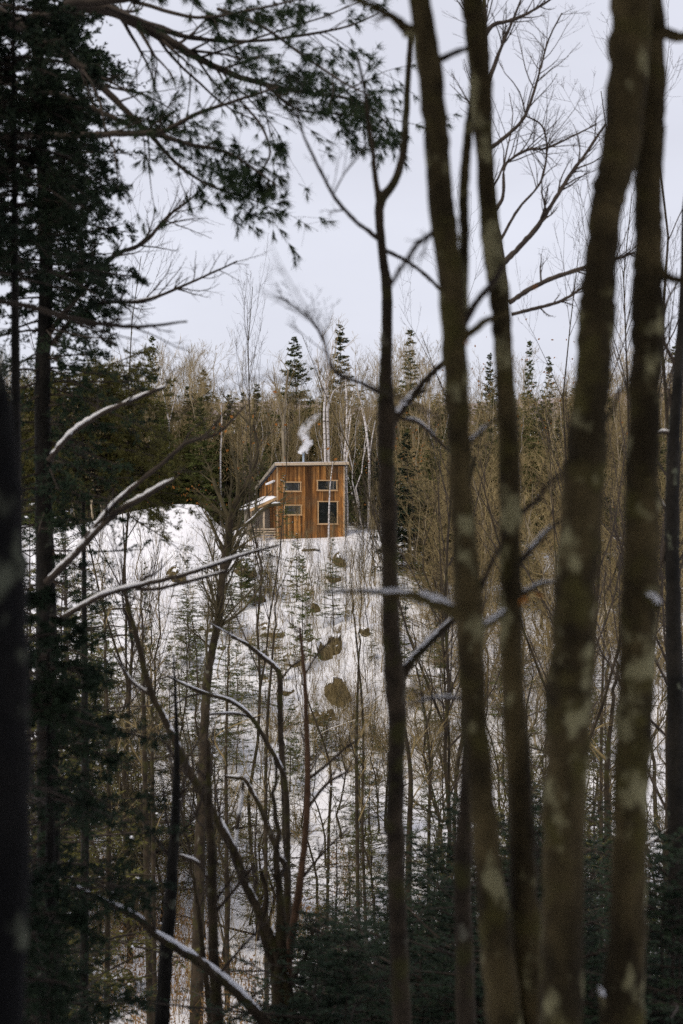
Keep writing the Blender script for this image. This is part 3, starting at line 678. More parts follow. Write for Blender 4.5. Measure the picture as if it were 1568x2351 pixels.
birch('leaning white birch right of the cabin with bend to the left', [(845, 1210, 5), (848, 1090, 5.5), (846, 1030, 5), (838, 970, 5), (830, 930, 4), (822, 900, 3), (815, 850, 2)], 97, 4, [[(848, 1050, 3), (855, 1000, 2.5), (862, 965, 2)]])
birch('white birch standing beside the right wall of the cabin', [(797, 1235, 6), (797, 1160, 5.5), (795, 1080, 4.5), (800, 1010, 3.5), (806, 950, 2)], 95, 5)
birch('pale stout hardwood above the left half of the roof', [(655, 1200, 9), (652, 1050, 8), (650, 990, 8), (655, 920, 6), (662, 850, 4)], 100, 6, [[(651, 980, 6), (640, 930, 4), (632, 880, 3)]], M['far_bark'])
birch('slim pale birch among dark spruces above the snow mound', [(507, 1180, 4), (506, 1060, 4), (509, 990, 3.5), (508, 930, 3)], 101, 7)
birch('crooked pale birch above the snow mound forking at mid height', [(385, 1180, 5), (386, 1080, 5), (388, 980, 4.5), (380, 930, 3.5), (372, 890, 2)], 101, 8, [[(388, 975, 3), (400, 920, 2), (405, 880, 1.5)]])
birch('small white stemmed birch standing in front of the tall window', [(754, 1290, 4.5), (755, 1200, 4), (757, 1130, 3.2), (760, 1095, 2.4), (764, 1060, 1.4)], 88.5, 9, twigs=10, rt=.005)
birch('pale forked sapling on the snow right of the slim trunk', [(954, 1400, 6), (956, 1290, 4.5), (960, 1200, 3.5), (957, 1140, 2)], 84, 10, [[(957, 1270, 3), (935, 1200, 2), (925, 1160, 1)], [(957, 1250, 3), (985, 1190, 2), (1000, 1150, 1)]], M['far_bark'], 9, .005)
# ------------------------------------------------------------------ bank: rocks, saplings, little spruces
def rock_proto(seed):
    rg = np.random.default_rng(seed); n1, n2 = 16, 11; V = []
    for j in range(n2):
        ph = math.pi * j / (n2 - 1) - math.pi / 2
        for i in range(n1):
            a = 2 * math.pi * i / n1; V.append([math.cos(a) * math.cos(ph), math.sin(a) * math.cos(ph), math.sin(ph)])
    V = np.array(V); dr = V.copy(); lump = np.zeros(len(V))
    for q in range(6):
        k = rg.normal(size=3) * rg.uniform(1.2, 3.5); lump += np.sin(V @ k + rg.uniform(0, 6)) * .10
    V = V * (1 + lump)[:, None]
    for q in range(11):
        d = rg.normal(size=3); d[2] = abs(d[2]) * .8 - .2; d /= np.linalg.norm(d); h = rg.uniform(.55, .9); o = V @ d; V = np.where((o > h)[:, None], V - (o - h)[:, None] * d * .9, V)
    V *= 1 + .035 * rg.normal(size=(len(V), 1))
    i = (np.arange(n2 - 1)[:, None] * n1 + np.arange(n1)[None]); j = (np.arange(n2 - 1)[:, None] * n1 + (np.arange(n1)[None] + 1) % n1)
    Q = np.stack([i, j, j + n1, i + n1], -1).reshape(-1, 4)
    me = mesh('rock', V, Q, None, [M['rock']], False)
    e1 = V[Q[:, 2]] - V[Q[:, 0]]; e2 = V[Q[:, 3]] - V[Q[:, 1]]; nn = np.cross(e1, e2); nn /= np.linalg.norm(nn, axis=1, keepdims=True) + 1e-9
    zm = V[Q].mean(1)[:, 2]; top = V[:, 2].max(); sel = Q[(nn[:, 2] > .62) & (zm > .35 * top)]
    cap = V * np.array([1.02, 1.02, 1.0]); cap[:, 2] += .05 + .05 * rg.random(len(V))
    return me, mesh('snow_cap', cap, sel, None, [M['snow_lump']])
RK = [rock_proto(40 + i) for i in range(7)]
def rock(x, y, w, h, label, group=None, k=None, cap=True):
    k = int(rng.integers(0, 7)) if k is None else k
    # find the distance at which the ground meets this sight line
    Ds = np.linspace(50, 96, 400); zz = th((x - 784) * U * Ds, Ds); ray = (1175.5 - (y + h * .35)) * U * Ds
    i = np.argmax(zz > ray); D = Ds[i] if zz[i] > ray[i] else 60
    p = at(x, y, D); o = link('rock', RK[k][0]); o.location = p + np.array([0, .3, -h * U * D * .14]); s = w * U * D * .68
    o.scale = (s, s * .9, h * U * D * .68); o.rotation_euler = (rng.normal(0, .12), rng.normal(0, .15), rng.uniform(-.6, .6)); tag(o, label, 'rock', group)
    if cap: c = tag(link('snow_cap', RK[k][1], o), kind='stuff')
    return o
named = [(564, 1306, 44, 46, 'big mossy boulder right of the leaning tree below the cabin'), (621, 1447, 54, 32, 'flat brown boulder with snow on top in the middle of the bank'), (669, 1519, 46, 30, 'brown boulder above the red stem on the bank'),
         (591, 1378, 38, 20, 'low boulder between the two small slope spruces'), (726, 1399, 18, 32, 'narrow upright rock alone on the open snow'), (744, 1498, 26, 50, 'tall dark rock left of the slim dark trunk mid bank'), (660, 1590, 34, 22, 'small brown rock beside the thin dark trunk'),
         (723, 1650, 44, 38, 'rounded rock near the red stem low on the bank'), (699, 1303, 20, 12, 'small flat rock in the snow below the cabin middle'), (714, 1258, 40, 10, 'long low rock just below the cabin wall'), (405, 1321, 38, 42, 'pale boulder below the snow mound'),
         (779, 1288, 26, 40, 'tall tan rock below the right corner of the cabin'), (767, 1326, 34, 24, 'broad rock under the tall tan rock'), (770, 1485, 32, 46, 'olive boulder in the centre of the bank'), (777, 1590, 52, 64, 'largest dark boulder of the bank low in the centre'),
         (752, 1645, 34, 36, 'dark boulder just under the largest boulder'), (837, 1456, 26, 24, 'small boulder left of the slim dark trunk'), (852, 1790, 60, 26, 'long rock ledge with snow at the foot of the bank'), (548, 1250, 40, 24, 'brown rock ledge with moss left below the porch'), (1015, 1275, 30, 14, 'snow capped rock right of the slim trunk')]
for x, y, w, h, lb in named: rock(x, y, w, h, lb)
for i in range(46):
    x = rng.uniform(220, 1100); y = rng.uniform(1290, 1760); w = rng.uniform(10, 30)
    if any(abs(x - q[0]) < 25 and abs(y - q[1]) < 25 for q in named): continue
    side_ = 'left half' if x < 620 else ('middle' if x < 880 else 'right half')
    rock(x, y, w, w * rng.uniform(.4, .9), 'small brown rock poking from the snow on the ' + side_ + ' of the bank', 'small rocks on the ' + side_ + ' of the bank')

sap = [proto_bare('sapling', h, r0, 300 + i, mt, M['twig_olive'] if i % 2 == 0 else M['twig_mid'], per, low, 1.0, ln=ln, rmin=.004, k=5, cat='sapling', ang=.5)
       for i, (h, r0, per, low, ln, mt) in enumerate([(4.5, .025, (18, 5, 3), .15, .30, M['bark_mid']), (3.2, .018, (18, 5, 3), .1, .4, M['twig_mid']), (6, .04, (18, 6, 4), .25, .28, M['far_bark']), (5, .03, (14, 6, 3), .3, .3, M['bark_mid']), (2.2, .014, (20, 5, 3), .05, .5, M['twig_mid'])])]
def band(D): return 'near the top of the bank' if D > 84 else ('halfway up the bank' if D > 70 else 'at the foot of the bank')
def xz(x): return 'below the snow mound' if x < 520 else ('below the cabin' if x < 830 else ('right of the slim dark trunk' if x < 1050 else 'among the right near trunks'))
for i in range(290):
    x = rng.uniform(180, 1560) if i < 150 else rng.uniform(600, 1100); D = rng.uniform(58, 93)
    if 200 < x < 520 and D > 84 and rng.random() < .75: continue
    if 600 < x < 790 and D > 89: continue
    p = spot(x, D); pi = int(rng.integers(0, 5)); s = rng.uniform(.6, 1.1)
    if 600 < x < 800 and pi == 2: s *= .6
    lb = 'thin bare sapling ' + band(D) + ' ' + xz(x)
    place(sap[pi], p, rng.uniform(0, 6), s, lb, 'saplings ' + band(D) + ' ' + xz(x), 'sapling')
# bigger bare trees closing the right side and the foot of the bank
mid = [proto_bare('bare_tree', h, r0, 330 + i, mt, M['twig_mid'], per, low, .25, ln=ln, rmin=.009, k=6, cat='tree', ang=1.05, fork=fk, lean=.10)
       for i, (h, r0, per, low, ln, mt, fk) in enumerate([(9, .07, (20, 6, 3), .12, .32, M['far_bark'], 0), (8, .055, (20, 6, 3), .15, .34, M['twig_mid'], 1), (10, .08, (20, 6, 4), .2, .30, M['bark_mid'], 0), (7, .045, (20, 6, 3), .1, .36, M['twig_mid'], 2)])]
hol = [proto_bare('dark_bare_tree', h, r0, 340 + i, M['bark_mid'], M['twig_olive'], per, low, .5, ln=ln, rmin=.006, k=6, cat='tree', ang=.9, fork=fk, lean=.07) for i, (h, r0, per, low, ln, fk) in enumerate([(8, .07, (18, 6, 3), .2, .3, 0), (7, .05, (18, 6, 3), .15, .34, 1), (9, .08, (18, 6, 3), .3, .28, 0)])]
for i in range(166):
    if i < 112: x = rng.uniform(900, 1590); D = rng.uniform(56, 97)
    else: x = rng.uniform(120, 1590); D = rng.uniform(34, 56)
    p = spot(x, D); pi = int(rng.integers(0, 4)); s = rng.uniform(.75, 1.2)
    if 895 < x < 985 and D < 90: x += 95; p = spot(x, D)
    if D > 58 and x < 1010: s *= .7
    if 560 < x < 880: s *= .62 
    where = ('on the bank ' if D > 58 else 'low in the hollow ') + (zone(x) if D > 58 else zlow(x))
    pi = pi if D > 58 else pi % 3; place((mid if D > 58 else hol)[pi], p, rng.uniform(0, 6), s, ('olive brown bare tree ' if D > 58 else 'dark bare tree ') + where, 'bare trees ' + where, 'tree')
def proto_bush(name, seed, n, h, m):
    rg = np.random.default_rng(seed); root = thing(name, None, 'bush'); a = MB(); az = rg.uniform(0, 6.28, n); el = rg.uniform(.35, 1.4, n)
    d = np.stack([np.cos(az) * np.cos(el), np.sin(az) * np.cos(el), np.sin(el)], -1); L = h * rg.uniform(.5, 1.1, n); pts = [np.stack([rg.normal(0, .12, n), rg.normal(0, .12, n), np.zeros(n) - .1], -1)]
    for k in range(6): d = d + rg.normal(0, .12, d.shape) + np.array([0, 0, -.07]); d /= np.linalg.norm(d, axis=1, keepdims=True); pts.append(pts[-1] + d * L[:, None] / 6)
    P = np.stack(pts, 1); Rr = (rg.uniform(.010, .022, n))[:, None] * np.linspace(1, .35, 7)[None]; a.tubes(P, Rr, 4)
    L1, R1 = spawn(P, Rr, 7, .15, 1, .75, .25, .42, .3, 5, .1, .16, rg, .6, .4, .006, .5); L2, R2 = spawn(L1, R1, 4, .2, 1, .7, .25, .5, .3, 4, .05, .16, rg, .7, .5, .005, .5)
    st = a.build('stems' if False else 'branch', m, root); b = MB(); b.tubes(L1, R1, 3); b.tubes(L2, R2, 3); b.build('twig_crown', M['twig_mid'], root); return root
bush = [proto_bush('bush', 400 + i, n, h, m) for i, (n, h, m) in enumerate([(16, 2.6, M['bark_mid']), (22, 1.8, M['twig_mid']), (14, 3.4, M['far_bark']), (26, 1.3, M['twig_mid'])])]
for i in range(150):
    if i < 95: x = rng.uniform(930, 1580); D = rng.uniform(56, 95)
    elif i < 125: x = rng.uniform(180, 1000); D = rng.uniform(50, 66)
    else: x = rng.uniform(540, 900); D = rng.uniform(60, 88)
    p = spot(x, D); s_ = rng.uniform(.6, 1.25) * (1 if i < 125 else .5); z = 'bushy bare brown tangle ' + band(D) + ' ' + xz(x)
    place(bush[int(rng.integers(0, 4))], p, rng.uniform(0, 6), s_, z, 'bare bushes ' + band(D) + ' ' + xz(x), 'bush')
def undergrowth():
    rg = np.random.default_rng(67); a = MB(); n = 2500; x = rg.uniform(150, 1580, n); Y = rg.uniform(52, 95, n); Y[:750] = rg.uniform(34, 54, 750); X = (x - 784) * U * Y
    keep = (wav(X, Y, .7, 7) > -.35) & ~((x < 520) & (Y > 86) & (rg.random(n) < .8)) & ~((x > 590) & (x < 800) & (Y > 90.5)); X, Y = X[keep], Y[keep]; 
    ex, ey = [], []
    for (rx, ry, rw, rh, _) in named:
        Ds = np.linspace(50, 96, 300); zz = th((rx - 784) * U * Ds, Ds); i = np.argmax(zz > (1175.5 - ry) * U * Ds); D = Ds[i] if i else 60; m = 13
        ex += list((rx + rg.normal(0, rw * .8, m) - 784) * U * D); ey += list(D + rg.normal(-.4, .7, m))
    m = 320; cy = rg.uniform(56, 89, m); ex += list((rg.uniform(520, 880, m) - 784) * U * cy); ey += list(cy)
    X = np.concatenate([X, ex]); Y = np.concatenate([Y, ey]); n = len(X); z = th(X, Y); h = rg.uniform(.3, 1.9, n)
    d = np.stack([rg.normal(0, .16, n), rg.normal(0, .16, n), np.ones(n)], -1); b = np.stack([X, Y, z - .05], -1)
    P = np.stack([b, b + d * (h * .5)[:, None] + rg.normal(0, .03, (n, 3)), b + d * h[:, None] + rg.normal(0, .06, (n, 3))], 1); Rr = np.tile(np.array([.011, .008, .005]), (n, 1)) * rg.uniform(.6, 1.6, (n, 1)); a.tubes(P, Rr, 3)
    L1, R1 = spawn(P, Rr, 3, .25, 1, .5, .2, .45, .3, 4, .3, .12, rg, .7, .5, .005, .5); a.tubes(L1, R1, 3)
    tag(a.build('undergrowth', M['twig_mid']), 'fine bare stems and twigs standing all over the snowy bank', kind='stuff')
undergrowth()
lit = [proto_conifer('spruce_sapling', M['conifer'], cat='spruce', h=h, rad=rd, nb=nb, seed=250 + i, nl=7, nn=8, cl=.11, cw=.03, ragged=.3, low=.08, droop=-.2, snow=60, tr_r=.03)
       for i, (h, rd, nb) in enumerate([(4.2, .75, 70), (5.5, 1.1, 90), (3, .8, 60)])]
for x, yt, D, pi, s, lb in [(615, 1250, 82, 0, 1.25, 'sparse young spruce on the open snow below the cabin'), (432, 1300, 72, 1, 1.3, 'dense dark young spruce below the snow mound'), (650, 1085, 90.5, 0, 1.15, 'slender young spruce against the left end of the cabin front'), (240, 1260, 60, 1, 1., 'young spruce left of the snow mound'),
                            (330, 1290, 64, 0, 1., 'thin young spruce in front of the snow mound'), (560, 1250, 80, 2, .8, 'small spruce beside the mossy boulder'), (905, 1220, 80, 2, 1, 'small spruce just right of the slim dark trunk'), (520, 1400, 60, 1, 1., 'young spruce behind the leaning tree'), (1000, 1390, 62, 1, 1.1, 'young spruce between slim trunk and twin trunk'), (985, 1700, 48, 1, .9, 'young spruce low between slim trunk and twin trunk'), (830, 1700, 46, 0, 1, 'young spruce left of the slim trunk at the bank foot')]:
    p = spot(x, D); h = (1175.5 - yt) * U * D - p[2]; h0 = [4.2, 5.5, 3][pi]; place(lit[pi], p, rng.uniform(0, 6), s, lb, None, 'spruce', h / h0)

for i in range(64):
    x = rng.uniform(900, 1580) if i < 32 else rng.uniform(180, 560) if i < 48 else rng.uniform(540, 870); D = rng.uniform(58, 95) if i < 32 else rng.uniform(56, 80); pi = int(rng.integers(0, 3)); h = rng.uniform(1.6, 5.5)
    p = spot(x, D); place(lit[pi], p, rng.uniform(0, 6), min(1.3, h / [4.2, 5.5, 3][pi] * 1.25), 'young green spruce ' + band(D) + ' ' + xz(x), 'young spruces ' + band(D) + ' ' + xz(x), 'spruce', h / [4.2, 5.5, 3][pi])
# hollow: dark hemlocks, dry stalks
hem = [proto_conifer('hemlock_tree', M['conifer_dark'] if i % 2 else M['hemlock'], cat='hemlock', h=h, rad=rd, nb=nb, seed=270 + i, nl=10, nn=9, cl=.11, cw=.026, ragged=.4, low=.03, droop=-.35, snow=110, taper=.6, flat=.5, tr_r=.06)
       for i, (h, rd, nb) in enumerate([(6, 1.4, 62), (5, 1.5, 56), (8, 1.4, 76)])]
hem2 = [proto_conifer('hemlock_sapling', M['conifer_dark'], cat='hemlock', h=h, rad=rd, nb=nb, seed=290 + i, nl=11, nn=10, cl=.10, cw=.042, ragged=.45, low=.0, droop=-.35, snow=0, taper=.6, flat=.5, tr_r=.05) for i, (h, rd, nb) in enumerate([(6, 1.6, 100), (5, 1.7, 90), (8, 1.7, 116)])]
for x, yt, D, pi, s, lb in [(780, 2010, 27, 1, .9, 'dark hemlock at the bottom between the forked trunk and the slim trunk'), (1000, 1880, 34, 0, 1.1, 'snow flecked hemlock low between slim trunk and twin trunk'), (930, 2080, 25, 1, .8, 'dark hemlock at the foot of the slim trunk'), (1540, 1560, 24, 2, 1., 'dark hemlock at the right edge of the hollow'),
                            (330, 1690, 44, 0, 1.1, 'dark hemlock left of the snowy leaning stem'), (455, 1660, 46, 2, 1.1, 'tall hemlock in the hollow below the leaning tree'), (590, 1750, 42, 0, 1.1, 'hemlock behind the arching snowy stems'), (170, 1600, 40, 2, 1., 'dark hemlock beside the spruce trunk low on the left'),
                            (1110, 1760, 36, 0, 1.1, 'hemlock behind the stems of the twin trunk'), (1370, 1700, 36, 0, 1.1, 'hemlock between the thick trunk and the straight trunk'), (1230, 1800, 33, 1, 1.1, 'hemlock behind the gap beside the thick trunk'), (860, 1850, 44, 2, .9, 'slim hemlock left of the slim trunk'), (690, 1880, 45, 0, .9, 'hemlock behind the red stem'), (60, 1500, 20, 2, 1., 'black hemlock against the left edge')]:
    p = spot(x, D); h = max((1175.5 - yt) * U * D - p[2], 2.2); h0 = [6, 5, 8][pi]; place(hem[pi], p, rng.uniform(0, 6), s, lb, None, 'hemlock', h / h0)

for i in range(26):
    x = rng.uniform(60, 1590); D = rng.uniform(30, 56); 
    if 150 < x < 670 and D < 43: D = 43 + D * .25
    yt = rng.uniform(1560, 1900) if not 560 < x < 880 else rng.uniform(1720, 1950)
    if x < 300 or x > 900: yt -= 90
    p = spot(x, D); h = max((1175.5 - yt) * U * D - p[2], 1.8); pi = int(rng.integers(0, 3)); z = zone(x)
    place(hem[pi], p, rng.uniform(0, 6), min(1.1, h / [6, 5, 8][pi] * 1.3), 'dark hemlock in the hollow ' + zlow(x), 'hemlocks in the hollow ' + zlow(x), 'hemlock', h / [6, 5, 8][pi])

for i in range(9):
    x = rng.uniform(-30, 175); D = rng.uniform(34, 60); yt = rng.uniform(1120, 1260); p = spot(x, D); h = (1175.5 - yt) * U * D - p[2]; pi = int(rng.integers(0, 3))
    place(hem[pi], p, rng.uniform(0, 6), h / [6, 5, 8][pi] * .8, 'dark hemlock at the left edge, left of the snow mound', 'hemlocks left of the snow mound', 'hemlock', h / [6, 5, 8][pi])
for x, yt, D, pi, lb in [(40, 1120, 24, 2, 'hemlock between the blackest trunk and the dark left spruce'), (140, 1180, 36, 2, 'hemlock rising just right of the dark left spruce trunk'), (190, 1290, 42, 0, 'hemlock under the long snowy bough at left'), (70, 1330, 21, 0, 'lower hemlock between the two leftmost trunks'), (290, 1440, 46, 0, 'hemlock under the tip of the snowy diagonal stem')]:
    p = spot(x, D); h = (1175.5 - yt) * U * D - p[2]; place(hem[pi], p, rng.uniform(0, 6), h / [6, 5, 8][pi], lb, None, 'hemlock', h / [6, 5, 8][pi])
tall = [proto_bare('slender_tree', h, .06, 350 + i, M['bark_mid'], M['twig_dark'], per, .3, .9, ln=.26, rmin=.0035, k=8, cat='tree', ang=.55, fork=fk) for i, (h, per, fk) in enumerate([(14, (22, 6, 4), 1), (13, (20, 7, 4), 2)])]
for x, yt, D, pi, lb in [(1345, 180, 27, 0, 'slender bare tree showing its twigs left of the thick trunk top'), (1560, 60, 24, 1, 'slender bare tree crossing the sky at the right edge'), (1478, 420, 30, 0, 'slender bare tree behind the straight trunk on the right'), (1280, 560, 34, 1, 'slender bare tree in the sky gap between twin and thick trunk'), (596, 640, 46, 0, 'slender bare tree in front of the forest left of the chimney'), (300, 560, 40, 1, 'slender bare tree in the sky right of the dark left spruce'), (1010, 560, 34, 1, 'slender bare tree between slim trunk and twin trunk')]:
    p = spot(x, D); h = (1175.5 - yt) * U * D - p[2]; h0 = [14, 13][pi]; place(tall[pi], p, rng.uniform(0, 6), h / h0 * .8, lb, None, 'tree', h / h0)
for i in range(84):
    x = rng.uniform(690, 1590) if i < 66 else rng.uniform(-20, 110); D = rng.uniform(10, 29); yt = rng.uniform(2040, 2300) if x < 880 else rng.uniform(1820, 2300)
    p = spot(x, D); h = max((1175.5 - yt) * U * D - p[2], .8); pi = int(rng.integers(0, 3)); z = zlow(x)
    place(hem2[pi], p, rng.uniform(0, 6), min(.9, h / [6, 5, 8][pi] * 1.6), 'low blackish hemlock down the near slope ' + z, 'low hemlocks on the near slope ' + z, 'hemlock', h / [6, 5, 8][pi])

def dry_stalks():
    rg = np.random.default_rng(61); a = MB(); n = 2600; X = rg.uniform(-9, .5, n); Y = rg.uniform(33, 50, n); X[2200:] = rg.uniform(-9, 9, 400)
    keep = wav(X, Y, 1.3, 7) > -.15; X, Y = X[keep], Y[keep]; n = len(X); z = th(X, Y); h = rg.uniform(.4, 1.3, n)
    b = np.stack([X, Y, z - .05], -1); d = np.stack([rg.normal(0, .25, n), rg.normal(0, .25, n), np.ones(n)], -1)
    P = np.stack([b, b + d * h[:, None] * .5, b + d * h[:, None] + np.stack([rg.normal(0, .15, n), rg.normal(0, .15, n), 0 * h], -1)], 1); Rr = np.tile(np.array([.006, .005, .003]), (n, 1)); a.tubes(P, Rr, 3)
    tt = rg.uniform(.3, 1, (n, 5)); p = (b[:, None] + d[:, None] * (h[:, None] * tt)[..., None]).reshape(-1, 3); dd = rg.normal(size=p.shape) * .5 + np.array([0, 0, -.8])
    a.cards(p, dd, rg.uniform(.06, .16, len(p)), .045, rg)
    tag(a.build('dry_stalks', M['dry']), 'brown dry leafy stalks standing in the snow of the hollow', kind='stuff')
dry_stalks()
def orange_leaves():
    rg = np.random.default_rng(63); a = MB()
    for (x, y, D, s, n) in [(400, 1150, 97, 1.2, 90), (435, 1165, 98, 1.4, 60), (1000, 1100, 95, 2., 160), (985, 1080, 98, 2., 100), (590, 1010, 60, 1.2, 40), (930, 1060, 97, 1.5, 60), (1190, 860, 100, 3., 80), (1240, 1120, 90, 3., 80)]:
        p = at(x, y, D) + rg.normal(0, 1, (n, 3)) * s * np.array([1, .6, .8]); a.cards(p, rg.normal(size=(n, 3)), .20, .13, rg)
    tag(a.build('leaves', M['leaf']), 'scattered orange beech leaves still hanging in the forest', kind='stuff')
orange_leaves()

# ------------------------------------------------------------------ near trees
def near_tree(name, label, cat, stems, limbs, m_b, m_t, seed, twig=True, snowc=.7, top_ext=3., crown=False):
    """stems / limbs: list of dicts pts=[(x,y,w)], D, optional d2, snow, twigs, tw (photo polylines)"""
    rg = np.random.default_rng(seed); root = None; base = None; sn = []
    for i, st in enumerate(stems):
        P, r = path(st['pts'], st['D'], 6, .05, rg, st.get('d2'))      # given from top to bottom
        P, r = P[::-1], r[::-1]
        if st.get('ground', True):
            g = float(th(P[0, 0], P[0, 1])) - .2; nb = max(3, int((P[0, 2] - g) / .4)); zz = np.linspace(g, P[0, 2], nb, endpoint=False)
            d = (P[0] - P[min(6, len(P) - 1)]); sl = np.clip(d[:2] / max(abs(d[2]), .05), -.25, .25)
            ext = np.stack([P[0, 0] + sl[0] * (P[0, 2] - zz), P[0, 1] + 0 * zz, zz], -1); P = np.concatenate([ext, P]); r = np.concatenate([r[0] * np.linspace(1.25, 1.02, nb), r])
        if st.get('top', top_ext):
            te = st.get('top', top_ext); d = P[-1] - P[-8]; d /= np.linalg.norm(d); nb = 10; s = np.linspace(0, te, nb + 1)[1:, None]
            P = np.concatenate([P, P[-1] + d * s + rg.normal(0, .02, (nb, 3))]); r = np.concatenate([r, r[-1] * np.linspace(.97, .35, nb)])
        if root is None:
            base = P[0].copy(); root = thing(name, label, cat, base)
        mb = MB(); mb.tubes(P, r, 18 if r.max() > .04 else 10); mb.build('trunk' if i == 0 else 'stem', m_b, root)
        if st.get('snow'): s = MB(); snow_strip(s, P, r, rg, st['snow']); tag(s.build('snow', M['snow_lump'], root), kind='stuff') if s.V else None
        if st.get('twigs'):
            c = MB(); L1, R1 = spawn(P[None], r[None], st['twigs'], st.get('t0', .3), 1, .6, .2, st.get('tl', .15), .3, 7, .5, .1, rg, .35, .3, .004); L2, R2 = spawn(L1, R1, 5, .2, 1, .6, .2, .5, .3, 5, .3, .12, rg, .6, .4, .003); L3, R3 = spawn(L2, R2, 3, .2, 1, .6, .2, .5, .3, 4, .2, .12, rg, .6, .4, .002)
            c.tubes(L1, R1, 4); c.tubes(L2, R2, 3); c.tubes(L3, R3, 3); c.build('twigs' if False else 'crown', m_t, root)
        if crown and st.get('top', top_ext) and top_ext > 2:
            c = MB(); Pc = P[-12:]; rc = r[-12:]; L1, R1 = spawn(Pc[None], rc[None], 9, .15, 1, .6, .15, .9, .2, 7, .5, .1, rg, .5, .3, .006); L2, R2 = spawn(L1, R1, 6, .2, 1, .6, .2, .5, .3, 5, .3, .12, rg, .6, .4, .004); c.tubes(L1, R1, 5); c.tubes(L2, R2, 3); c.build('upper_crown', m_t, root)
    for lb in limbs:
        D = lb.get('D', stems[0]['D'])
        P, r = path(lb['pts'], D, lb.get('per', 6), .10, rg, lb.get('d2'))
        mb = MB(); mb.tubes(P, r, 9)
        L = lb.get('twigs', 6)
        if L:
            L1, R1 = spawn(P[None], r[None], L, lb.get('t0', .3), 1, .65, .2, lb.get('tl', .35), .3, 7, lb.get('up', .25), .12, rg, .5, .3, .0025, .4); L2, R2 = spawn(L1, R1, 4, .2, 1, .65, .2, .5, .3, 5, .2, .13, rg, .6, .4, .0018); L3, R3 = spawn(L2, R2, 3, .25, 1, .65, .2, .5, .3, 4, .1, .13, rg, .7, .4, .0013)
            mb.tubes(L1, R1, 5); mb.tubes(L2, R2, 3); mb.tubes(L3, R3, 3)
        br = mb.build('branch', m_b if lb.get('bark') else m_t, root)
        if lb.get('snow'):
            s = MB(); snow_strip(s, P, r, rg, lb['snow'], wid=lb.get('sw', .85), lift=lb.get('sl', .75)); 
            if s.V: tag(s.build('snow', M['snow_lump'], br), kind='stuff')
    return root, rg

def leaf_on(root, x, y, D, s, seed):
    rg = np.random.default_rng(seed); mb = MB(); p = at(x, y, D) + rg.normal(0, .008, (3, 3)); mb.cards(p, rg.normal(size=(3, 3)) + np.array([0, 0, -1]), s, s * .6, rg); mb.build('leaf', M['leaf'], root)

BN, TD = M['bark_near'], M['twig_dark']
t1, _ = near_tree('maple_tree', 'lichen spotted twin trunk right of centre, its two stems rising from one base', 'tree', [
    dict(D=5.2, pts=[(962, -10, 50), (985, 150, 58), (1000, 300, 58), (1012, 450, 60), (1026, 570, 60), (1038, 700, 58), (1046, 850, 57), (1053, 1000, 54), (1062, 1180, 54), (1072, 1330, 62), (1077, 1400, 68), (1083, 1560, 60), (1094, 1700, 58), (1106, 1830, 60), (1116, 1930, 62), (1132, 2100, 72), (1162, 2360, 82)]),
    dict(D=5.3, pts=[(1082, -10, 50), (1096, 110, 54), (1106, 230, 52), (1112, 340, 42), (1118, 440, 42), (1130, 560, 46), (1146, 680, 48), (1155, 800, 44), (1165, 960, 49), (1170, 1100, 52), (1173, 1280, 50), (1173, 1420, 54), (1178, 1570, 52), (1186, 1700, 58), (1194, 1830, 58), (1200, 1960, 62), (1206, 2100, 72), (1216, 2360, 86)]),
    dict(D=5.4, ground=False, top=0, pts=[(1090, 120, 10), (1082, 240, 18), (1072, 330, 22), (1064, 450, 24), (1066, 560, 23), (1063, 660, 24), (1060, 740, 30), (1050, 820, 30)])],
    [dict(D=5.2, pts=[(1040, 495, 22), (1000, 528, 14), (960, 560, 13), (930, 602, 12), (895, 655, 11)], twigs=3), dict(D=5.1, pts=[(1066, 1418, 36), (985, 1380, 24), (940, 1368, 20), (890, 1364, 15), (830, 1358, 10), (740, 1362, 6)], snow=.6, twigs=3, bark=1, tl=.2, sw=1.0, sl=.9),
     dict(D=5.2, pts=[(1040, 785, 26), (1090, 700, 18), (1130, 650, 16), (1155, 610, 12)], twigs=0), dict(D=5.1, pts=[(1045, 792, 22), (1120, 735, 16), (1165, 718, 13)], twigs=0, bark=1),
     dict(D=5.2, pts=[(945, 80, 34), (925, 60, 24), (900, 38, 18), (860, 18, 15), (800, -8, 13)], twigs=4, bark=1), dict(D=5.3, pts=[(990, 145, 18), (1075, 110, 12), (1100, 120, 10)], twigs=0),
     dict(D=5.2, pts=[(1060, 1035, 14), (1110, 985, 10), (1140, 960, 7)], snow=.9, twigs=0, bark=1), dict(D=5.2, pts=[(1080, 1468, 22), (1118, 1435, 18), (1150, 1412, 16), (1160, 1405, 14)], snow=.95, twigs=0, bark=1, sw=1.1), dict(D=5.3, pts=[(1178, 1310, 20), (1225, 1255, 14), (1250, 1225, 12), (1285, 1195, 8)], snow=.8, twigs=2),
     dict(D=5.3, pts=[(1176, 1195, 14), (1235, 1145, 11), (1255, 1112, 9), (1295, 1085, 7)], twigs=2), dict(D=5.3, pts=[(1174, 1380, 18), (1220, 1352, 13), (1245, 1340, 10), (1290, 1335, 7)], snow=.5, twigs=0, bark=1),
     dict(D=5.2, pts=[(1065, 1605, 12), (1030, 1602, 10), (990, 1605, 8), (935, 1618, 5)], snow=.85, twigs=2), dict(D=5.2, pts=[(1085, 1400, 16), (1125, 1300, 12), (1150, 1250, 8)], twigs=1)],
    BN, TD, 71)
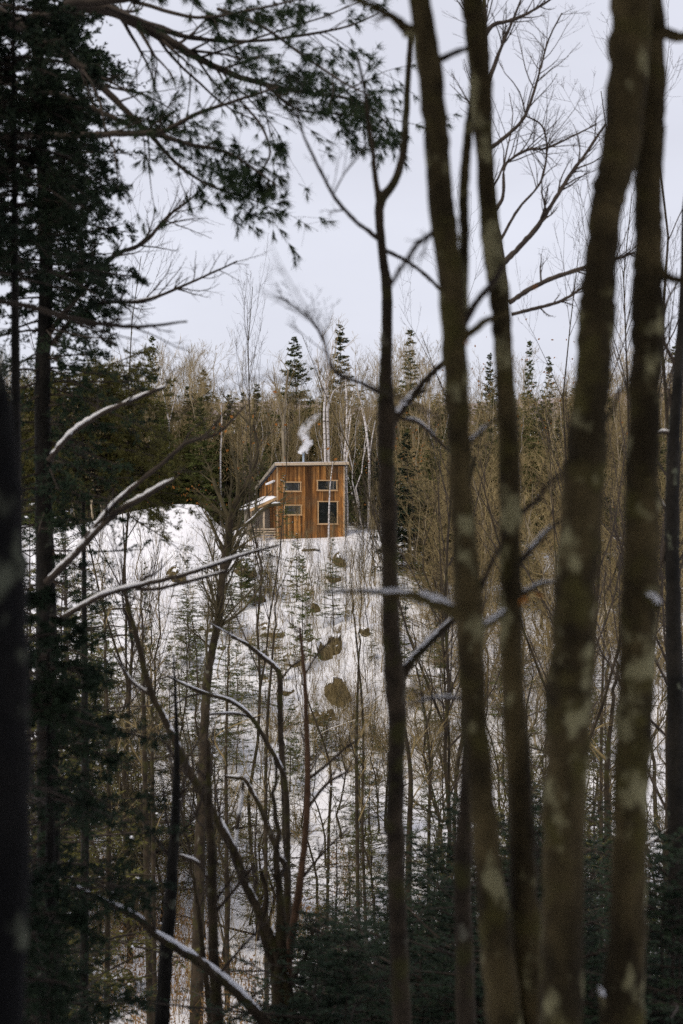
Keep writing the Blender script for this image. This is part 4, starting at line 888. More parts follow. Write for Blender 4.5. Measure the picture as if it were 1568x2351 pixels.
near_tree('bare_tree', 'bare tree behind the twin trunk, its fine limbs forking into the right sky', 'tree', [dict(D=21, pts=[(1112, -10, 8), (1116, 150, 11), (1120, 320, 14), (1132, 480, 17), (1150, 600, 20), (1160, 760, 22), (1168, 1000, 24), (1168, 1300, 26), (1172, 1600, 28), (1190, 1900, 30), (1200, 2300, 32)], top=2, twigs=14, t0=.5, tl=.12)],
    [dict(pts=[(1155, 605, 14), (1190, 570, 13), (1230, 525, 12), (1270, 465, 10), (1310, 400, 9), (1350, 345, 7), (1390, 285, 5)], twigs=14, tl=.25), dict(pts=[(1170, 695, 12), (1210, 668, 12), (1260, 642, 11), (1340, 615, 10), (1400, 600, 8), (1455, 580, 6)], twigs=12, tl=.3),
     dict(pts=[(1175, 722, 9), (1230, 708, 8), (1290, 690, 7), (1345, 655, 5)], twigs=12, tl=.3), dict(pts=[(1100, 110, 13), (1130, 60, 11), (1180, 45, 8), (1230, 20, 6), (1270, -5, 5)], twigs=12), dict(pts=[(1118, 200, 10), (1150, 110, 8), (1180, 40, 6), (1200, -10, 4)], twigs=10),
     dict(pts=[(1120, 345, 10), (1165, 310, 9), (1200, 275, 8), (1220, 230, 7), (1240, 160, 5), (1260, 90, 4), (1290, 30, 3)], twigs=18, tl=.45), dict(pts=[(1130, 495, 9), (1155, 450, 8), (1160, 380, 7), (1210, 345, 6), (1255, 340, 5), (1320, 310, 4), (1370, 285, 3)], twigs=18, tl=.4),
     dict(pts=[(1150, 550, 7), (1190, 480, 6), (1240, 420, 5), (1255, 350, 4.5), (1245, 290, 4), (1205, 265, 3)], twigs=14, tl=.35)], M['bark_mid'], TD, 79)
leaf_on(t1, 1066, 775, 5.1, .035, 1); leaf_on(t1, 1230, 652, 5.4, .022, 2); leaf_on(t1, 1212, 1362, 5.25, .05, 3); leaf_on(t1, 1168, 683, 5.3, .015, 4)
near_tree('maple_tree', 'thickest lichen blotched trunk on the right, leaning right towards its top', 'tree', [
    dict(D=4.8, pts=[(1452, -10, 95), (1446, 120, 94), (1434, 250, 92), (1424, 350, 90), (1403, 430, 80), (1389, 500, 76), (1377, 625, 78), (1371, 720, 88), (1362, 850, 82), (1350, 980, 90), (1340, 1100, 98), (1330, 1250, 96), (1318, 1400, 100), (1316, 1500, 102), (1308, 1580, 112), (1302, 1700, 106), (1296, 1850, 98), (1292, 2000, 96), (1290, 2150, 98), (1285, 2360, 104)])],
    [dict(D=4.9, pts=[(1345, 1000, 14), (1395, 960, 10), (1420, 900, 8), (1440, 870, 5)], twigs=2), dict(D=4.85, pts=[(1410, 600, 12), (1430, 590, 9), (1455, 583, 6)], twigs=0)], BN, TD, 72)
near_tree('maple_tree', 'straight dark trunk near the right edge, crossing the leaning trunk at the top', 'tree', [
    dict(D=5.0, pts=[(1490, -10, 64), (1496, 150, 66), (1494, 300, 66), (1487, 440, 66), (1489, 560, 68), (1488, 690, 78), (1485, 800, 76), (1480, 950, 74), (1476, 1100, 78), (1474, 1250, 82), (1470, 1350, 86), (1464, 1450, 84), (1458, 1600, 84), (1454, 1700, 88), (1447, 1850, 80), (1443, 2000, 80), (1438, 2150, 86), (1426, 2360, 110)])],
    [dict(D=4.95, pts=[(1510, 70, 34), (1545, 82, 26), (1590, 88, 22)], twigs=0, bark=1), dict(D=4.95, pts=[(1510, 625, 26), (1545, 640, 20), (1590, 650, 16)], twigs=0, bark=1), dict(D=4.9, pts=[(1490, 1370, 22), (1502, 1385, 22), (1514, 1395, 16)], snow=1, twigs=0, bark=1, sw=1.1), dict(D=4.9, pts=[(1390, 2310, 18), (1378, 2280, 14), (1372, 2265, 8)], twigs=0, snow=1, bark=1, sw=1.2)], BN, TD, 73)
near_tree('young_tree', 'slim dark trunk in the centre forking like a wishbone against the sky', 'tree', [
    dict(D=8., pts=[(944, 60, 11), (940, 130, 14), (934, 220, 15), (930, 300, 17), (922, 370, 18), (902, 425, 20), (874, 462, 24), (872, 520, 20), (880, 600, 21), (888, 660, 25), (888, 780, 26), (885, 880, 32), (888, 960, 44), (886, 1040, 38), (888, 1130, 36), (892, 1160, 40), (894, 1250, 36), (897, 1400, 40), (900, 1480, 42), (908, 1570, 48), (912, 1650, 42), (908, 1760, 40), (907, 1900, 42), (910, 2050, 42), (916, 2200, 43), (923, 2360, 44)], top=0),
    dict(D=8., ground=False, top=0, pts=[(820, 130, 6), (836, 200, 8), (846, 280, 10), (856, 350, 11), (862, 410, 13), (873, 470, 18)])],
    [dict(D=8., pts=[(895, 975, 26), (920, 945, 20), (950, 905, 17), (985, 865, 15), (1012, 838, 14), (1042, 805, 12)], snow=.4, twigs=1, bark=1, sw=1.1), dict(D=8.1, pts=[(918, 1560, 26), (945, 1520, 20), (985, 1475, 18), (1028, 1435, 16), (1062, 1402, 12)], snow=.85, twigs=1, bark=1), dict(D=8.1, pts=[(885, 575, 10), (935, 600, 9), (975, 630, 8), (1005, 660, 8), (1035, 694, 6)], twigs=2),
     dict(D=8., pts=[(872, 550, 12), (820, 510, 10), (770, 455, 9), (720, 360, 7), (690, 290, 5), (680, 220, 4)], twigs=9, tl=.3), dict(D=8., pts=[(920, 960, 10), (960, 970, 10), (1000, 1005, 9), (1025, 1030, 8), (1052, 1058, 6)], snow=.3, twigs=0), dict(D=8., pts=[(905, 1180, 9), (860, 900, 4), (800, 880, 3)], twigs=3) if False else dict(D=8., pts=[(880, 905, 12), (830, 880, 9), (770, 855, 7), (745, 790, 5), (710, 730, 4), (640, 680, 3)], twigs=8, tl=.4)], M['bark_mid'], TD, 74, crown=False)
near_tree('bare_tree', 'dark trunk cut by the right picture edge with snow in its forks', 'tree', [dict(D=13, pts=[(1556, 860, 22), (1550, 960, 26), (1545, 1060, 30), (1543, 1200, 34), (1546, 1400, 36), (1550, 1600, 40), (1552, 1800, 42), (1556, 2000, 44), (1558, 2360, 48)], top=5)],
    [dict(pts=[(1548, 1000, 12), (1525, 992, 9), (1500, 998, 6)], snow=.9, twigs=2), dict(pts=[(1552, 950, 12), (1540, 930, 10), (1535, 890, 7)], snow=.9, twigs=3), dict(pts=[(1545, 1200, 10), (1525, 1165, 8), (1510, 1130, 6)], snow=.9, twigs=3), dict(pts=[(1545, 1360, 10), (1530, 1250, 14), (1520, 1290, 8)], twigs=2), dict(pts=[(1540, 1900, 8), (1500, 1930, 6), (1460, 1950, 4)], snow=.7, twigs=3), dict(pts=[(1552, 840, 10), (1525, 780, 7), (1530, 700, 5), (1560, 640, 4)], twigs=7)], M['bark_dark'], TD, 75)
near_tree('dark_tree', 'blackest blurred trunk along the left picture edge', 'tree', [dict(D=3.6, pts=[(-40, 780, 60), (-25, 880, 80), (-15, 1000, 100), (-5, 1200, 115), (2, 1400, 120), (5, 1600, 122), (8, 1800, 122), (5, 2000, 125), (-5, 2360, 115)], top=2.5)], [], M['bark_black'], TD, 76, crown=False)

# left spruce with tall trunk, its boughs fill the left edge
def fol_cloud(pts_list, per, spread, rg, cl, cw, D):
    pass
def bough_foliage(P, r, rg, n_lat, ll, nn, cl, cw, up=-.1, t0=.1):
    """needle sprays along a bough"""
    a, f = MB(), MB()
    S, Sr = spawn(P[None], r[None], n_lat, t0, 1, .9, .2, ll, .3, 5, up, .08, rg, .5, .4, .0025, .6, side=.5)
    S2, Sr2 = spawn(S, Sr, 6, .15, 1, .8, .2, .45, .3, 4, up, .06, rg, .6, .5, .0018, .6, side=.6)
    a.tubes(S, Sr, 3); a.tubes(S2[::3], Sr2[::3], 3)
    al = np.concatenate([S[:, 1:].reshape(-1, 4, 3), S2]); NB = len(al); tt = rg.uniform(0, 3, (NB, nn)); i = np.minimum(tt.astype(int), 2); w = (tt - i)[..., None]; ar = np.arange(NB)[:, None]
    p = al[ar, i] * (1 - w) + al[ar, i + 1] * w; dd = al[ar, i + 1] - al[ar, i]; dd /= np.linalg.norm(dd, axis=2, keepdims=True) + 1e-9
    s = rg.normal(size=dd.shape); D = (dd * .9 + s * .6).reshape(-1, 3); p = p.reshape(-1, 3)
    f.cards(p, D, cl * np.exp(rg.normal(0, .2, len(p))), cw, rg)
    return a, f
def left_spruce():
    rg = np.random.default_rng(81); D = 15.
    root, _ = near_tree('spruce_tree', 'tall dark spruce at left, its trunk parallel to the left edge', 'tree', [
        dict(D=D, pts=[(85, -10, 24), (90, 200, 26), (98, 400, 28), (106, 560, 30), (104, 720, 33), (98, 900, 36), (100, 1100, 40), (104, 1300, 44), (108, 1600, 48), (110, 1900, 52), (114, 2360, 60)], top=5)],
        [dict(pts=[(110, 770, 14), (150, 715, 13), (200, 655, 12), (262, 588, 11), (330, 558, 9), (382, 500, 7), (440, 455, 5)], twigs=20, tl=.26, snow=.15), dict(pts=[(120, 790, 13), (165, 735, 12), (230, 697, 10), (330, 690, 8), (430, 652, 6), (545, 600, 4)], twigs=22, tl=.22, snow=.1),
         dict(D=13, pts=[(105, 1340, 18), (160, 1285, 17), (205, 1236, 16), (260, 1182, 15), (330, 1140, 13), (380, 1111, 11), (398, 1101, 6)], snow=.95, twigs=4, tl=.25, sw=.9), dict(D=13, pts=[(195, 1242, 12), (250, 1170, 11), (310, 1115, 10), (380, 1058, 9), (432, 1015, 9), (500, 995, 6), (560, 935, 4)], snow=.92, twigs=6, tl=.25, sw=1.05),
         dict(D=13, pts=[(110, 1060, 13), (150, 1010, 12), (185, 980, 12), (235, 948, 11), (290, 925, 10), (352, 898, 9), (380, 888, 5)], snow=.95, sw=1.1, twigs=4, tl=.25), dict(D=13, pts=[(108, 1440, 16), (205, 1383, 13), (250, 1362, 12), (330, 1342, 11), (420, 1320, 10), (500, 1294, 9), (570, 1270, 7), (640, 1252, 5)], snow=.97, sw=1.05, twigs=7, tl=.22),
         dict(D=13, pts=[(310, 1352, 8), (360, 1352, 8), (420, 1338, 8), (470, 1325, 7), (520, 1310, 5)], snow=.7, twigs=2), dict(D=13, pts=[(105, 1730, 9), (160, 1700, 8), (230, 1660, 6), (300, 1610, 4)], snow=.5, twigs=5), dict(D=9, pts=[(-20, 690, 12), (60, 702, 13), (130, 722, 13), (220, 742, 12), (320, 750, 9), (430, 738, 5)], twigs=9, tl=.35)],
        M['bark_dark'], TD, 82, top_ext=5, crown=False)
    ab, ff = MB(), MB()
    for y in np.concatenate([np.linspace(-160, 720, 44), np.linspace(760, 1200, 16), np.linspace(1260, 2030, 12)]):
        for sd in (-1, 1, 1):
            upper = y < 740
            L = rg.uniform(.55, 1.0) * (1.0 if upper else 1.15)
            x0 = np.interp(y, [0, 560, 1300, 2360], [88, 106, 104, 114]); p0 = at(x0, y + rg.normal(0, 8), D)
            az = (0 if sd > 0 else math.pi) + rg.normal(0, .7); d = np.array([math.cos(az), -abs(math.sin(az)) if rg.random() < .5 else math.sin(az), rg.normal(-.12, .15)])
            pts = [p0]; dr = d
            for k in range(6): dr = dr + rg.normal(0, .06, 3) + np.array([0, 0, -.05 if k < 3 else .05]); dr /= np.linalg.norm(dr); pts.append(pts[-1] + dr * L / 6)
            P = np.array(pts); r = np.linspace(.014, .004, 7); ab.tubes(P, r, 4)
            a, f = bough_foliage(P, r, rg, 10 if upper else 7, .36, 8 if upper else 6, .045, .016); ab.add(np.concatenate(a.V), np.concatenate(a.Q)); ff.add(np.concatenate(f.V), np.concatenate(f.Q))
    tag(ab.build('boughs' if False else 'bough', TD, root), kind='stuff'); tag(ff.build('foliage', M['conifer_dark'], root), kind='stuff')
left_spruce()

# big dark hemlock just left, feathery, olive at its tips
def left_hemlocks():
    for (x0, yt, yb, D, L0, nb, sd, lb, mm, lean) in [(190, 845, 1140, 17.5, 1.5, 150, 91, 'olive dark hemlock behind the snowy boughs at left', 'hemlock', 0), (110, 1400, 2120, 11., 1.2, 46, 92, 'blurred near hemlock filling the lower left corner', 'conifer_dark', 0), (20, 1300, 2300, 9., .9, 44, 93, 'black hemlock beside the blackest trunk', 'conifer_dark', 0), (30, -80, 640, 10.5, .95, 110, 95, 'black spruce filling the upper left corner', 'conifer_dark', 0)]:
        rg = np.random.default_rng(sd); ab, ff = MB(), MB(); b = at(x0, yb, D); g = float(th(b[0], b[1])); t_ = at(x0, yt, D)
        root = thing('hemlock_tree', lb, 'hemlock', (b[0], D, g)); tr = MB(); tr.tubes(np.array([[b[0], D, g - .2], [b[0] + .03, D, (g + t_[2]) / 2], [t_[0], D, t_[2]]]), np.array([.06, .05, .01]), 8); tr.build('trunk', M['bark_dark'], root)
        for i in range(nb):
            f_ = rg.random(); y = yt + (yb - yt) * f_; p0 = np.array([np.interp(y, [yt, yb], [t_[0], b[0]]), D, (1175.5 - y) * U * D])
            L = L0 * rg.uniform(.5, 1.1) * (min(1, .35 + f_ * 1.3) if sd != 91 else min(1, .6 + f_ * 2)); az = rg.uniform(0, 6.28); d = np.array([math.cos(az), math.sin(az) * .7, rg.normal(.05, .15)]); d /= np.linalg.norm(d); pts = [p0]
            for k in range(6): d = d + rg.normal(0, .05, 3) + np.array([0, 0, -.06]); d /= np.linalg.norm(d); pts.append(pts[-1] + d * L / 6)
            P = np.array(pts); r = np.linspace(.012, .003, 7); ab.tubes(P, r, 4)
            a, f = bough_foliage(P, r, rg, 9, .38, 8, .042, .015, -.15); ab.add(np.concatenate(a.V), np.concatenate(a.Q)); ff.add(np.concatenate(f.V), np.concatenate(f.Q))
        tag(ab.build('bough', TD, root), kind='stuff'); fo = ff.build('foliage', M[mm], root); tag(fo, kind='stuff')
left_hemlocks()

# white pine: limbs reaching in from the upper left, long needles in drooping tufts
def white_pine():
    rg = np.random.default_rng(101); D = 13.
    base = at(-160, 1500, D); g = float(th(base[0], D)); base[2] = g
    root = thing('pine_tree', 'white pine reaching in from the upper left with long drooping needle tufts', 'tree', base)
    tr = MB(); P = np.array([[base[0], D, g - .2], [base[0] + .1, D, -2], [base[0] + .1, D, 3], [base[0] + .15, D, 9]]); tr.tubes(cat_rom(P, 6), np.linspace(.2, .1, 19), 14); tr.build('trunk', M['bark_dark'], root)
    limbs = [[(-160, 120, 40), (0, 70, 34), (120, 35, 30), (230, 18, 28), (330, 62, 25), (430, 118, 20), (520, 165, 15), (620, 196, 12), (720, 215, 9), (830, 235, 6), (905, 300, 4)], [(-160, 330, 26), (0, 312, 20), (150, 313, 18), (280, 306, 16), (370, 302, 13), (450, 262, 10), (530, 235, 8), (640, 200, 5)],
             [(-100, -40, 26), (20, 40, 22), (95, 95, 22), (170, 140, 20), (230, 195, 18), (290, 255, 14), (350, 315, 11), (410, 380, 8), (480, 425, 6), (560, 452, 4), (610, 470, 3)], [(150, 10, 24), (260, 0, 20), (380, -20, 14), (520, -60, 8)], [(240, 20, 14), (350, 60, 12), (430, 85, 10), (560, 95, 8), (700, 80, 7), (800, 60, 5), (870, 30, 3)],
             [(340, 300, 12), (430, 330, 10), (520, 350, 8), (600, 400, 5), (640, 430, 3)], [(-20, 180, 16), (60, 200, 14), (170, 230, 12), (300, 290, 9)], [(610, 195, 8), (680, 250, 6), (760, 260, 5), (850, 275, 4), (920, 330, 3)], [(560, 240, 7), (600, 290, 6), (620, 350, 5), (600, 400, 4), (590, 480, 3)], [(500, 20, 8), (600, 60, 7), (700, 130, 6), (790, 190, 5), (850, 220, 3)], [(300, 0, 10), (450, 40, 8), (590, 20, 6), (720, -10, 4)]]
    allt = []
    for q in limbs:
        P, r = path(q, D, 6, .08, rg, D + rg.uniform(-1.5, 1.0)); mb = MB(); mb.tubes(P, r, 8)
        n = max(6, int(len(P) * .34)); L1, R1 = spawn(P[None], r[None], n, .3, 1, .7, .25, .17, .4, 7, -.05, .12, rg, .4, .3, .003, .2)
        L2, R2 = spawn(L1, R1, 4, .25, 1, .65, .25, .5, .35, 5, -.08, .13, rg, .6, .4, .002, .3); mb.tubes(L1, R1, 4); mb.tubes(L2, R2, 3)
        mb.build('branch', TD, root); allt += [(L1, 1), (L2, 1)]
    f = MB()
    for L, _ in allt:
        for fr in (-1, -2):
            tip = L[:, fr]; d = L[:, -1] - L[:, -2]; d /= np.linalg.norm(d, axis=1, keepdims=True)
            x = tip[:, 0] / U / tip[:, 1] + 784; y = 1175.5 - tip[:, 2] / U / tip[:, 1]
            keep = rg.random(len(tip)) < (np.where(x > 330, .95, .6) * (1 if fr == -1 else .75)); tip, d = tip[keep], d[keep]
            nn = 26; nd = d[:, None] * .75 + rg.normal(0, .38, (len(tip), nn, 3)) + np.array([0, 0, -.55]); pp = np.repeat(tip[:, None], nn, 1) - d[:, None] * rg.uniform(0, .04, (len(tip), nn, 1))
            f.needles(pp.reshape(-1, 3), nd.reshape(-1, 3), rg.uniform(.07, .12, len(tip) * nn), .006, rg)
    # the heavier needle masses
    for (x, y, s, n) in [(740, 215, 55, 34), (820, 260, 45, 34), (880, 320, 40, 26), (860, 225, 40, 20), (540, 410, 50, 44), (575, 440, 40, 34), (500, 385, 45, 22), (420, 350, 50, 22), (640, 190, 55, 22), (700, 190, 40, 22), (590, 490, 35, 12), (330, 290, 60, 22), (600, 60, 50, 20), (660, 30, 40, 22), (560, 20, 40, 14), (430, 300, 60, 20), (770, 150, 50, 16), (800, 330, 40, 12)]:
        c = np.array([at(x + rg.normal(0, s) * .8, y + rg.normal(0, s) * .45, D + rg.normal(0, .35)) for _ in range(int(n * 1.5))]); n = len(c)
        nn = 28; d = rg.normal(0, 1, (n, 3)) * np.array([1, 1, .4]) + np.array([.6, 0, -.3]); d /= np.linalg.norm(d, axis=1, keepdims=True)
        st = np.stack([c - d * .14 + np.array([0, 0, .03]), c - d * .06 + np.array([0, 0, .015]), c], 1); sb = MB(); f.tubes(st, np.tile(np.array([.003, .0025, .002]), (n, 1)), 3)
        nd = d[:, None] * .8 + rg.normal(0, .42, (n, nn, 3)) + np.array([0, 0, -.5]); pp = np.repeat(c[:, None], nn, 1) - d[:, None] * rg.uniform(0, .05, (n, nn, 1))
        f.needles(pp.reshape(-1, 3), nd.reshape(-1, 3), rg.uniform(.07, .12, n * nn), .0065, rg)
    tag(f.build('needles' if False else 'foliage', M['pine'], root), kind='stuff')
white_pine()

# unseen wood added to shade the foreground: dense hemlocks up the slope behind and to both sides, crowns meeting overhead
def shade_woods():
    rg = np.random.default_rng(151); a_, f_ = MB(), MB(); spots = []
    for i in range(31):
        X, Y = rg.uniform(-13, 13), rg.uniform(-14, -1.5)
        if math.hypot(X, Y) > 2.5: spots.append((X, Y))
    spots += [(-2.6, 4.2), (2.9, 5.2), (3.2, 7.5), (-3.4, 6.5), (2.4, 3.), (2.2, .6), (-2.4, .4)]
    for Y in (2.5, 8):
        for sd in (-1, 1):
            for o in ((2.2, 6) if sd < 0 else (3.6,)): spots.append((sd * (.245 * Y + o + rg.uniform(.2, 1.4)), Y + rg.uniform(-.8, .8)))
    for i, (X, Y) in enumerate(spots):
        h = rg.uniform(13, 17); a, f, _ = conifer_parts(h=h, rad=3.4, nb=52, seed=500 + i, nl=7, nn=(7 if i >= 0 and 1.5 < Y < 7.8 else 3), cl=.6, cw=.16, low=.33, droop=-.3, taper=.5, tr_r=.14)
        g = float(th(X, Y)); off = np.array([X, Y, g])
        for src, dst, isf in ((a, a_, 0), (f, f_, 1)):
            for k in range(len(src.V)):
                V = src.V[k] + off; Q = src.Q[k] - sum(len(v) for v in src.V[:k]); c = V[Q].mean(1)
                inside = (c[:, 1] > -.5) & (np.abs(c[:, 0]) < .245 * np.maximum(c[:, 1], 0) + 1.0) & (c[:, 2] < .365 * np.maximum(c[:, 1], 0) + .9) & (c[:, 2] > -.40 * np.maximum(c[:, 1], 0) - 1.2)
                dst.add(V, Q[~inside])
    tag(a_.build('woods', M['bark_dark']), 'trunks and boughs of the unseen hemlock wood added for shade around the viewpoint', kind='stuff'); tag(f_.build('shade_hemlocks', M['conifer_dark']), 'dense hemlock crowns of the unseen wood added for shade around the viewpoint', kind='stuff')
shade_woods()

# trees of the hollow seen one by one
BM = M['bark_mid']
near_tree('leaning_tree', 'crooked leaning tree with whiskery twigs left of the cabin porch', 'tree', [dict(D=34, pts=[(582, 975, 5), (592, 1040, 8), (572, 1098, 10), (548, 1140, 13), (528, 1190, 16), (524, 1240, 18), (516, 1290, 19), (508, 1350, 18), (502, 1420, 18), (490, 1480, 18), (476, 1560, 20), (468, 1700, 22), (460, 1900, 24), (455, 2100, 26)], top=0, twigs=60, t0=.3, tl=.10)],
    [dict(pts=[(530, 1200, 10), (500, 1130, 8), (480, 1070, 5)], twigs=8), dict(pts=[(545, 1150, 9), (545, 1090, 7), (530, 1030, 5)], twigs=8), dict(pts=[(522, 1250, 8), (570, 1200, 7), (610, 1165, 7), (642, 1157, 8)], snow=.9, twigs=5), dict(pts=[(525, 1220, 8), (580, 1190, 6), (590, 1120, 4)], twigs=7), dict(pts=[(582, 985, 5), (545, 945, 4), (510, 905, 3)], twigs=6, snow=.3)], BM, M['twig_olive'], 111, crown=False)
near_tree('snowy_tree', 'dark leaning stem edged with snow crossing the lower left diagonally', 'tree', [dict(D=14, pts=[(276, 1270, 2), (284, 1335, 6), (297, 1400, 9), (318, 1480, 13), (345, 1585, 15), (372, 1640, 16), (396, 1690, 17), (432, 1768, 19), (470, 1830, 19), (505, 1895, 20), (540, 1960, 20), (556, 2015, 20), (585, 2075, 21), (610, 2130, 22), (640, 2200, 26), (655, 2270, 30)], top=0, snow=.95, twigs=8, t0=.2, tl=.1)],
    [dict(pts=[(310, 1450, 8), (285, 1400, 6), (280, 1330, 4)], twigs=5), dict(pts=[(350, 1600, 9), (300, 1560, 7), (260, 1500, 5)], twigs=5, snow=.4)], BM, TD, 112, crown=False)
near_tree('red_sapling', 'reddish brown upright stem in the centre of the hollow', 'tree', [dict(D=14.5, pts=[(688, 1440, 6), (698, 1540, 9), (703, 1640, 11), (706, 1740, 13), (706, 1820, 14), (700, 1930, 15), (688, 2030, 17), (676, 2110, 18), (662, 2210, 20), (648, 2360, 26)], top=0, twigs=6, t0=.5, tl=.1)],
    [dict(pts=[(706, 1790, 8), (745, 1760, 7), (790, 1720, 5), (830, 1690, 3)], twigs=6), dict(pts=[(702, 1860, 8), (750, 1800, 7), (800, 1770, 5)], twigs=6), dict(pts=[(690, 2020, 7), (740, 1960, 5), (800, 1900, 4)], twigs=5), dict(pts=[(700, 1550, 5), (730, 1500, 4), (770, 1460, 3)], twigs=5)], M['bark_red'], TD, 113, crown=False)
near_tree('bent_tree', 'dark thin trunk whose snowy top bends over to the left', 'tree', [dict(D=19, pts=[(530, 1462, 5), (565, 1478, 8), (600, 1506, 10), (630, 1530, 11), (642, 1552, 13), (643, 1620, 13), (645, 1700, 14), (652, 1800, 14), (655, 1900, 15), (660, 2000, 16), (662, 2150, 18), (664, 2360, 20)], top=0, snow=.9)], [dict(pts=[(565, 1476, 5), (525, 1455, 4), (480, 1430, 3)], snow=.6, twigs=3), dict(pts=[(645, 1560, 5), (670, 1530, 4), (700, 1510, 3)], twigs=4)], BM, TD, 114, crown=False)
near_tree('arching_sapling', 'upper snowy stem arching right below the leaning tree', 'tree', [dict(D=18, pts=[(385, 1552, 4), (430, 1575, 7), (480, 1595, 8), (530, 1610, 9), (575, 1645, 10), (610, 1700, 11), (640, 1755, 12), (655, 1800, 13), (660, 1950, 14), (655, 2200, 18)], top=0, snow=.9)], [dict(pts=[(470, 1592, 5), (430, 1600, 4), (390, 1625, 3)], twigs=3, snow=.5), dict(pts=[(480, 1640, 6), (540, 1638, 6), (585, 1650, 6)], snow=.9, twigs=1)], BM, TD, 115, crown=False)
near_tree('arching_sapling', 'lower snow lined stem arching over beside the white stick', 'tree', [dict(D=15, pts=[(515, 1782, 6), (540, 1786, 8), (562, 1790, 9), (580, 1820, 10), (596, 1850, 11), (610, 1890, 11), (622, 1920, 12), (640, 1965, 12), (656, 1995, 14), (660, 2100, 16), (655, 2250, 20)], top=0, snow=.95)], [dict(pts=[(558, 1795, 7), (550, 1860, 9), (544, 1900, 9), (538, 1962, 6)], snow=1, twigs=0, sw=1.3, sl=.3)], BM, TD, 116, crown=False)
near_tree('hooked_tree', 'dark trunk with a short snowy hooked limb low on the left', 'tree', [dict(D=13, pts=[(478, 1700, 10), (480, 1850, 18), (486, 1960, 22), (488, 2100, 24), (492, 2220, 26), (500, 2360, 30)], top=0, twigs=8, t0=.5, tl=.12)], [dict(pts=[(476, 2060, 9), (474, 2010, 9), (450, 1978, 9), (412, 1964, 7)], snow=.9, twigs=1), dict(pts=[(490, 2100, 8), (540, 2040, 7), (580, 1990, 5)], twigs=4)], BM, TD, 117, crown=False)
near_tree('fallen_log', 'fallen snow topped log slanting across the lower left', 'log', [dict(D=11.5, pts=[(172, 2036, 9), (215, 2058, 11), (260, 2080, 13), (318, 2108, 16), (355, 2145, 18), (420, 2185, 20), (462, 2212, 22), (505, 2245, 23), (555, 2290, 24), (620, 2362, 26)], top=0, ground=False, snow=.85)], [dict(pts=[(360, 2150, 8), (350, 2110, 6), (335, 2060, 4)], twigs=4), dict(pts=[(500, 2240, 8), (560, 2170, 6), (620, 2110, 4)], twigs=4)], BM, TD, 118, crown=False)
near_tree('dark_tree', 'plain dark trunk rising through the fallen log', 'tree', [dict(D=12.5, pts=[(398, 1500, 3), (404, 1620, 8), (406, 1760, 15), (402, 1880, 22), (396, 1990, 27), (390, 2080, 30), (380, 2200, 33), (372, 2360, 36)], top=0, twigs=9, t0=.45, tl=.14)], [dict(pts=[(398, 1980, 9), (340, 1900, 6), (300, 1850, 4)], twigs=5), dict(pts=[(400, 1930, 9), (450, 1870, 6), (470, 1800, 4)], twigs=5)], M['bark_dark'], TD, 119, crown=False)
near_tree('forked_tree', 'dark forked trunk at the bottom where several stems meet', 'tree', [dict(D=14, pts=[(640, 2020, 16), (645, 2120, 24), (642, 2230, 34), (638, 2360, 46)], top=1.2, twigs=5, t0=.6), dict(D=14, ground=False, top=0, pts=[(600, 2000, 9), (612, 2060, 13), (600, 2130, 16), (622, 2200, 20), (638, 2270, 26)], snow=.8)], [dict(pts=[(638, 2300, 14), (690, 2220, 10), (720, 2140, 7)], twigs=4)], BM, TD, 120, crown=False)
near_tree('thin_tree', 'wavy thin trunk between the hooked and the plain dark trunks', 'tree', [dict(D=16, pts=[(447, 2040, 8), (456, 2090, 10), (464, 2170, 12), (472, 2240, 13), (484, 2360, 15)], top=1., twigs=5)], [], BM, TD, 121, crown=False)
near_tree('stout_tree', 'mottled leaning trunk tucked against the left of the twin trunk', 'tree', [dict(D=7.5, pts=[(1072, 1700, 22), (1068, 1860, 30), (1064, 1950, 44), (1062, 2050, 40), (1066, 2200, 42), (1070, 2360, 46)], top=1.5)], [], BM, TD, 122, crown=False)
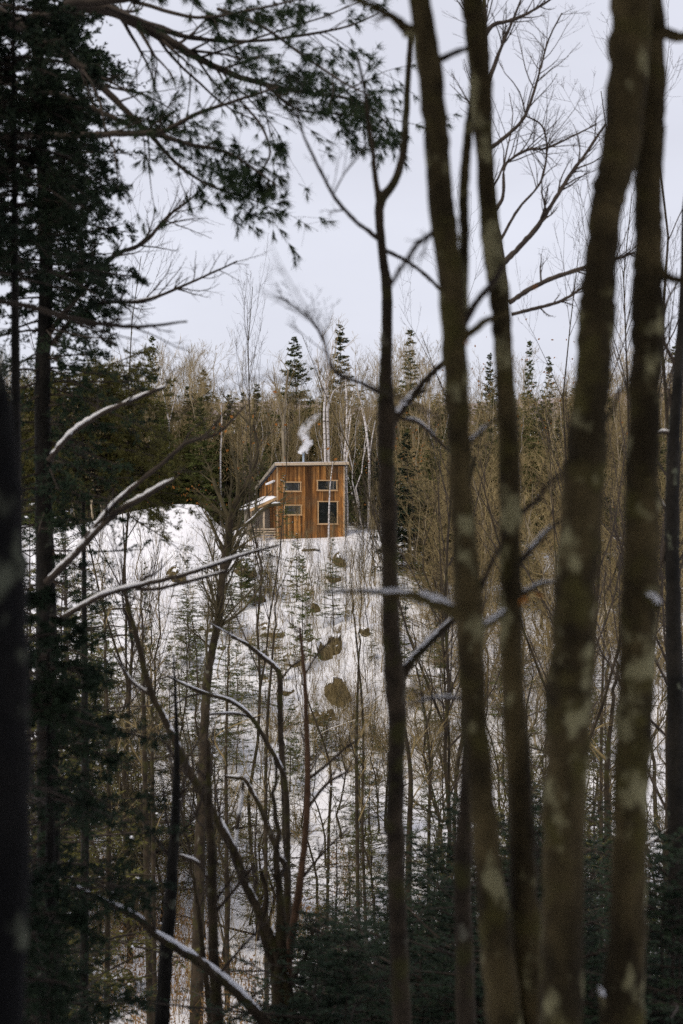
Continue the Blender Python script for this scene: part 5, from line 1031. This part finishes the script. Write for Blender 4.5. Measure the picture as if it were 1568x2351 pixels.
for x, D, w, yt, lb in [(335, 30, 14, 1500, 'straight dark pole of a trunk left of the snowy leaning stem'), (352, 31, 10, 1540, 'thinner pole close beside a dark trunk left of the leaning stem'), (610, 33, 9, 1450, 'thin dark pole left of the bent tree'), (820, 32, 9, 1500, 'thin dark pole left of the slim trunk in the hollow'), (832, 36, 7, 1420, 'thinnest dark pole beside the slim trunk'), (940, 30, 13, 1640, 'dark pole right of the slim trunk low down'), (985, 34, 8, 1560, 'thin pole between slim and twin trunks'), (1395, 28, 16, 1600, 'dark snowy pole between the thick and straight trunks'), (1380, 33, 9, 1450, 'thin pole behind the thick trunk'), (755, 38, 7, 1620, 'thin pole left of a dark hemlock'), (250, 26, 12, 1500, 'dark pole in the lower left shade'), (520, 36, 9, 1560, 'upright thin pole below the leaning tree')]:
    rg = np.random.default_rng(int(x)); near_tree('pole_tree', lb, 'tree', [dict(D=D, pts=[(x + rg.normal(0, 10), yt, w * .5), (x + rg.normal(0, 4), (yt + 1900) / 2, w * .8), (x, 1900, w), (x + rg.normal(0, 4), 2150, w * 1.1)], top=1.5, twigs=12, t0=.35, tl=.12)], [dict(pts=[(x, 1750, w * .5), (x + rg.normal(0, 30), 1690, w * .3), (x + rg.normal(0, 60), 1640, w * .2)], twigs=5, snow=.4)], BM, M['twig_mid'], int(x) + 5, crown=False)

# out of focus twigs close to the lens, hanging from the slim trunk's neighbour
def close_twig():
    rg = np.random.default_rng(131); D = 4.0
    root = thing('hanging_twig', 'very blurred thin bare branch close by, crossing the sky above the cabin', 'branch', at(1010, 960, 4.0))
    mb = MB()
    for q in [[(1010, 960, 9), (900, 905, 9), (830, 880, 8), (760, 838, 7), (745, 780, 6), (720, 735, 5), (640, 690, 4), (590, 660, 3)], [(760, 840, 5), (680, 870, 5), (600, 870, 4), (520, 862, 3), (470, 890, 2)], [(590, 870, 4), (500, 900, 3.5), (400, 960, 3), (330, 1050, 2)], [(720, 735, 4), (660, 640, 3), (620, 560, 2)]]:
        P, r = path(q, D, 6, .05, rg, D - .2)
        mb.tubes(P, r, 6); L1, R1 = spawn(P[None], r[None], 3, .3, 1, .6, .2, .25, .3, 6, .2, .12, rg, .6, .4, .0015); mb.tubes(L1, R1, 4)
    mb.build('branch', M['twig_dark'], root)
close_twig()
# protos never placed are dropped
for nm in [o.name for o in bpy.data.objects if o.parent is None and o.type == 'EMPTY' and not o.get('label')]:
    o = bpy.data.objects[nm]; dead = [g_ for ch in o.children for g_ in ch.children] + list(o.children) + [o]
    for d_ in dead: bpy.data.objects.remove(d_)
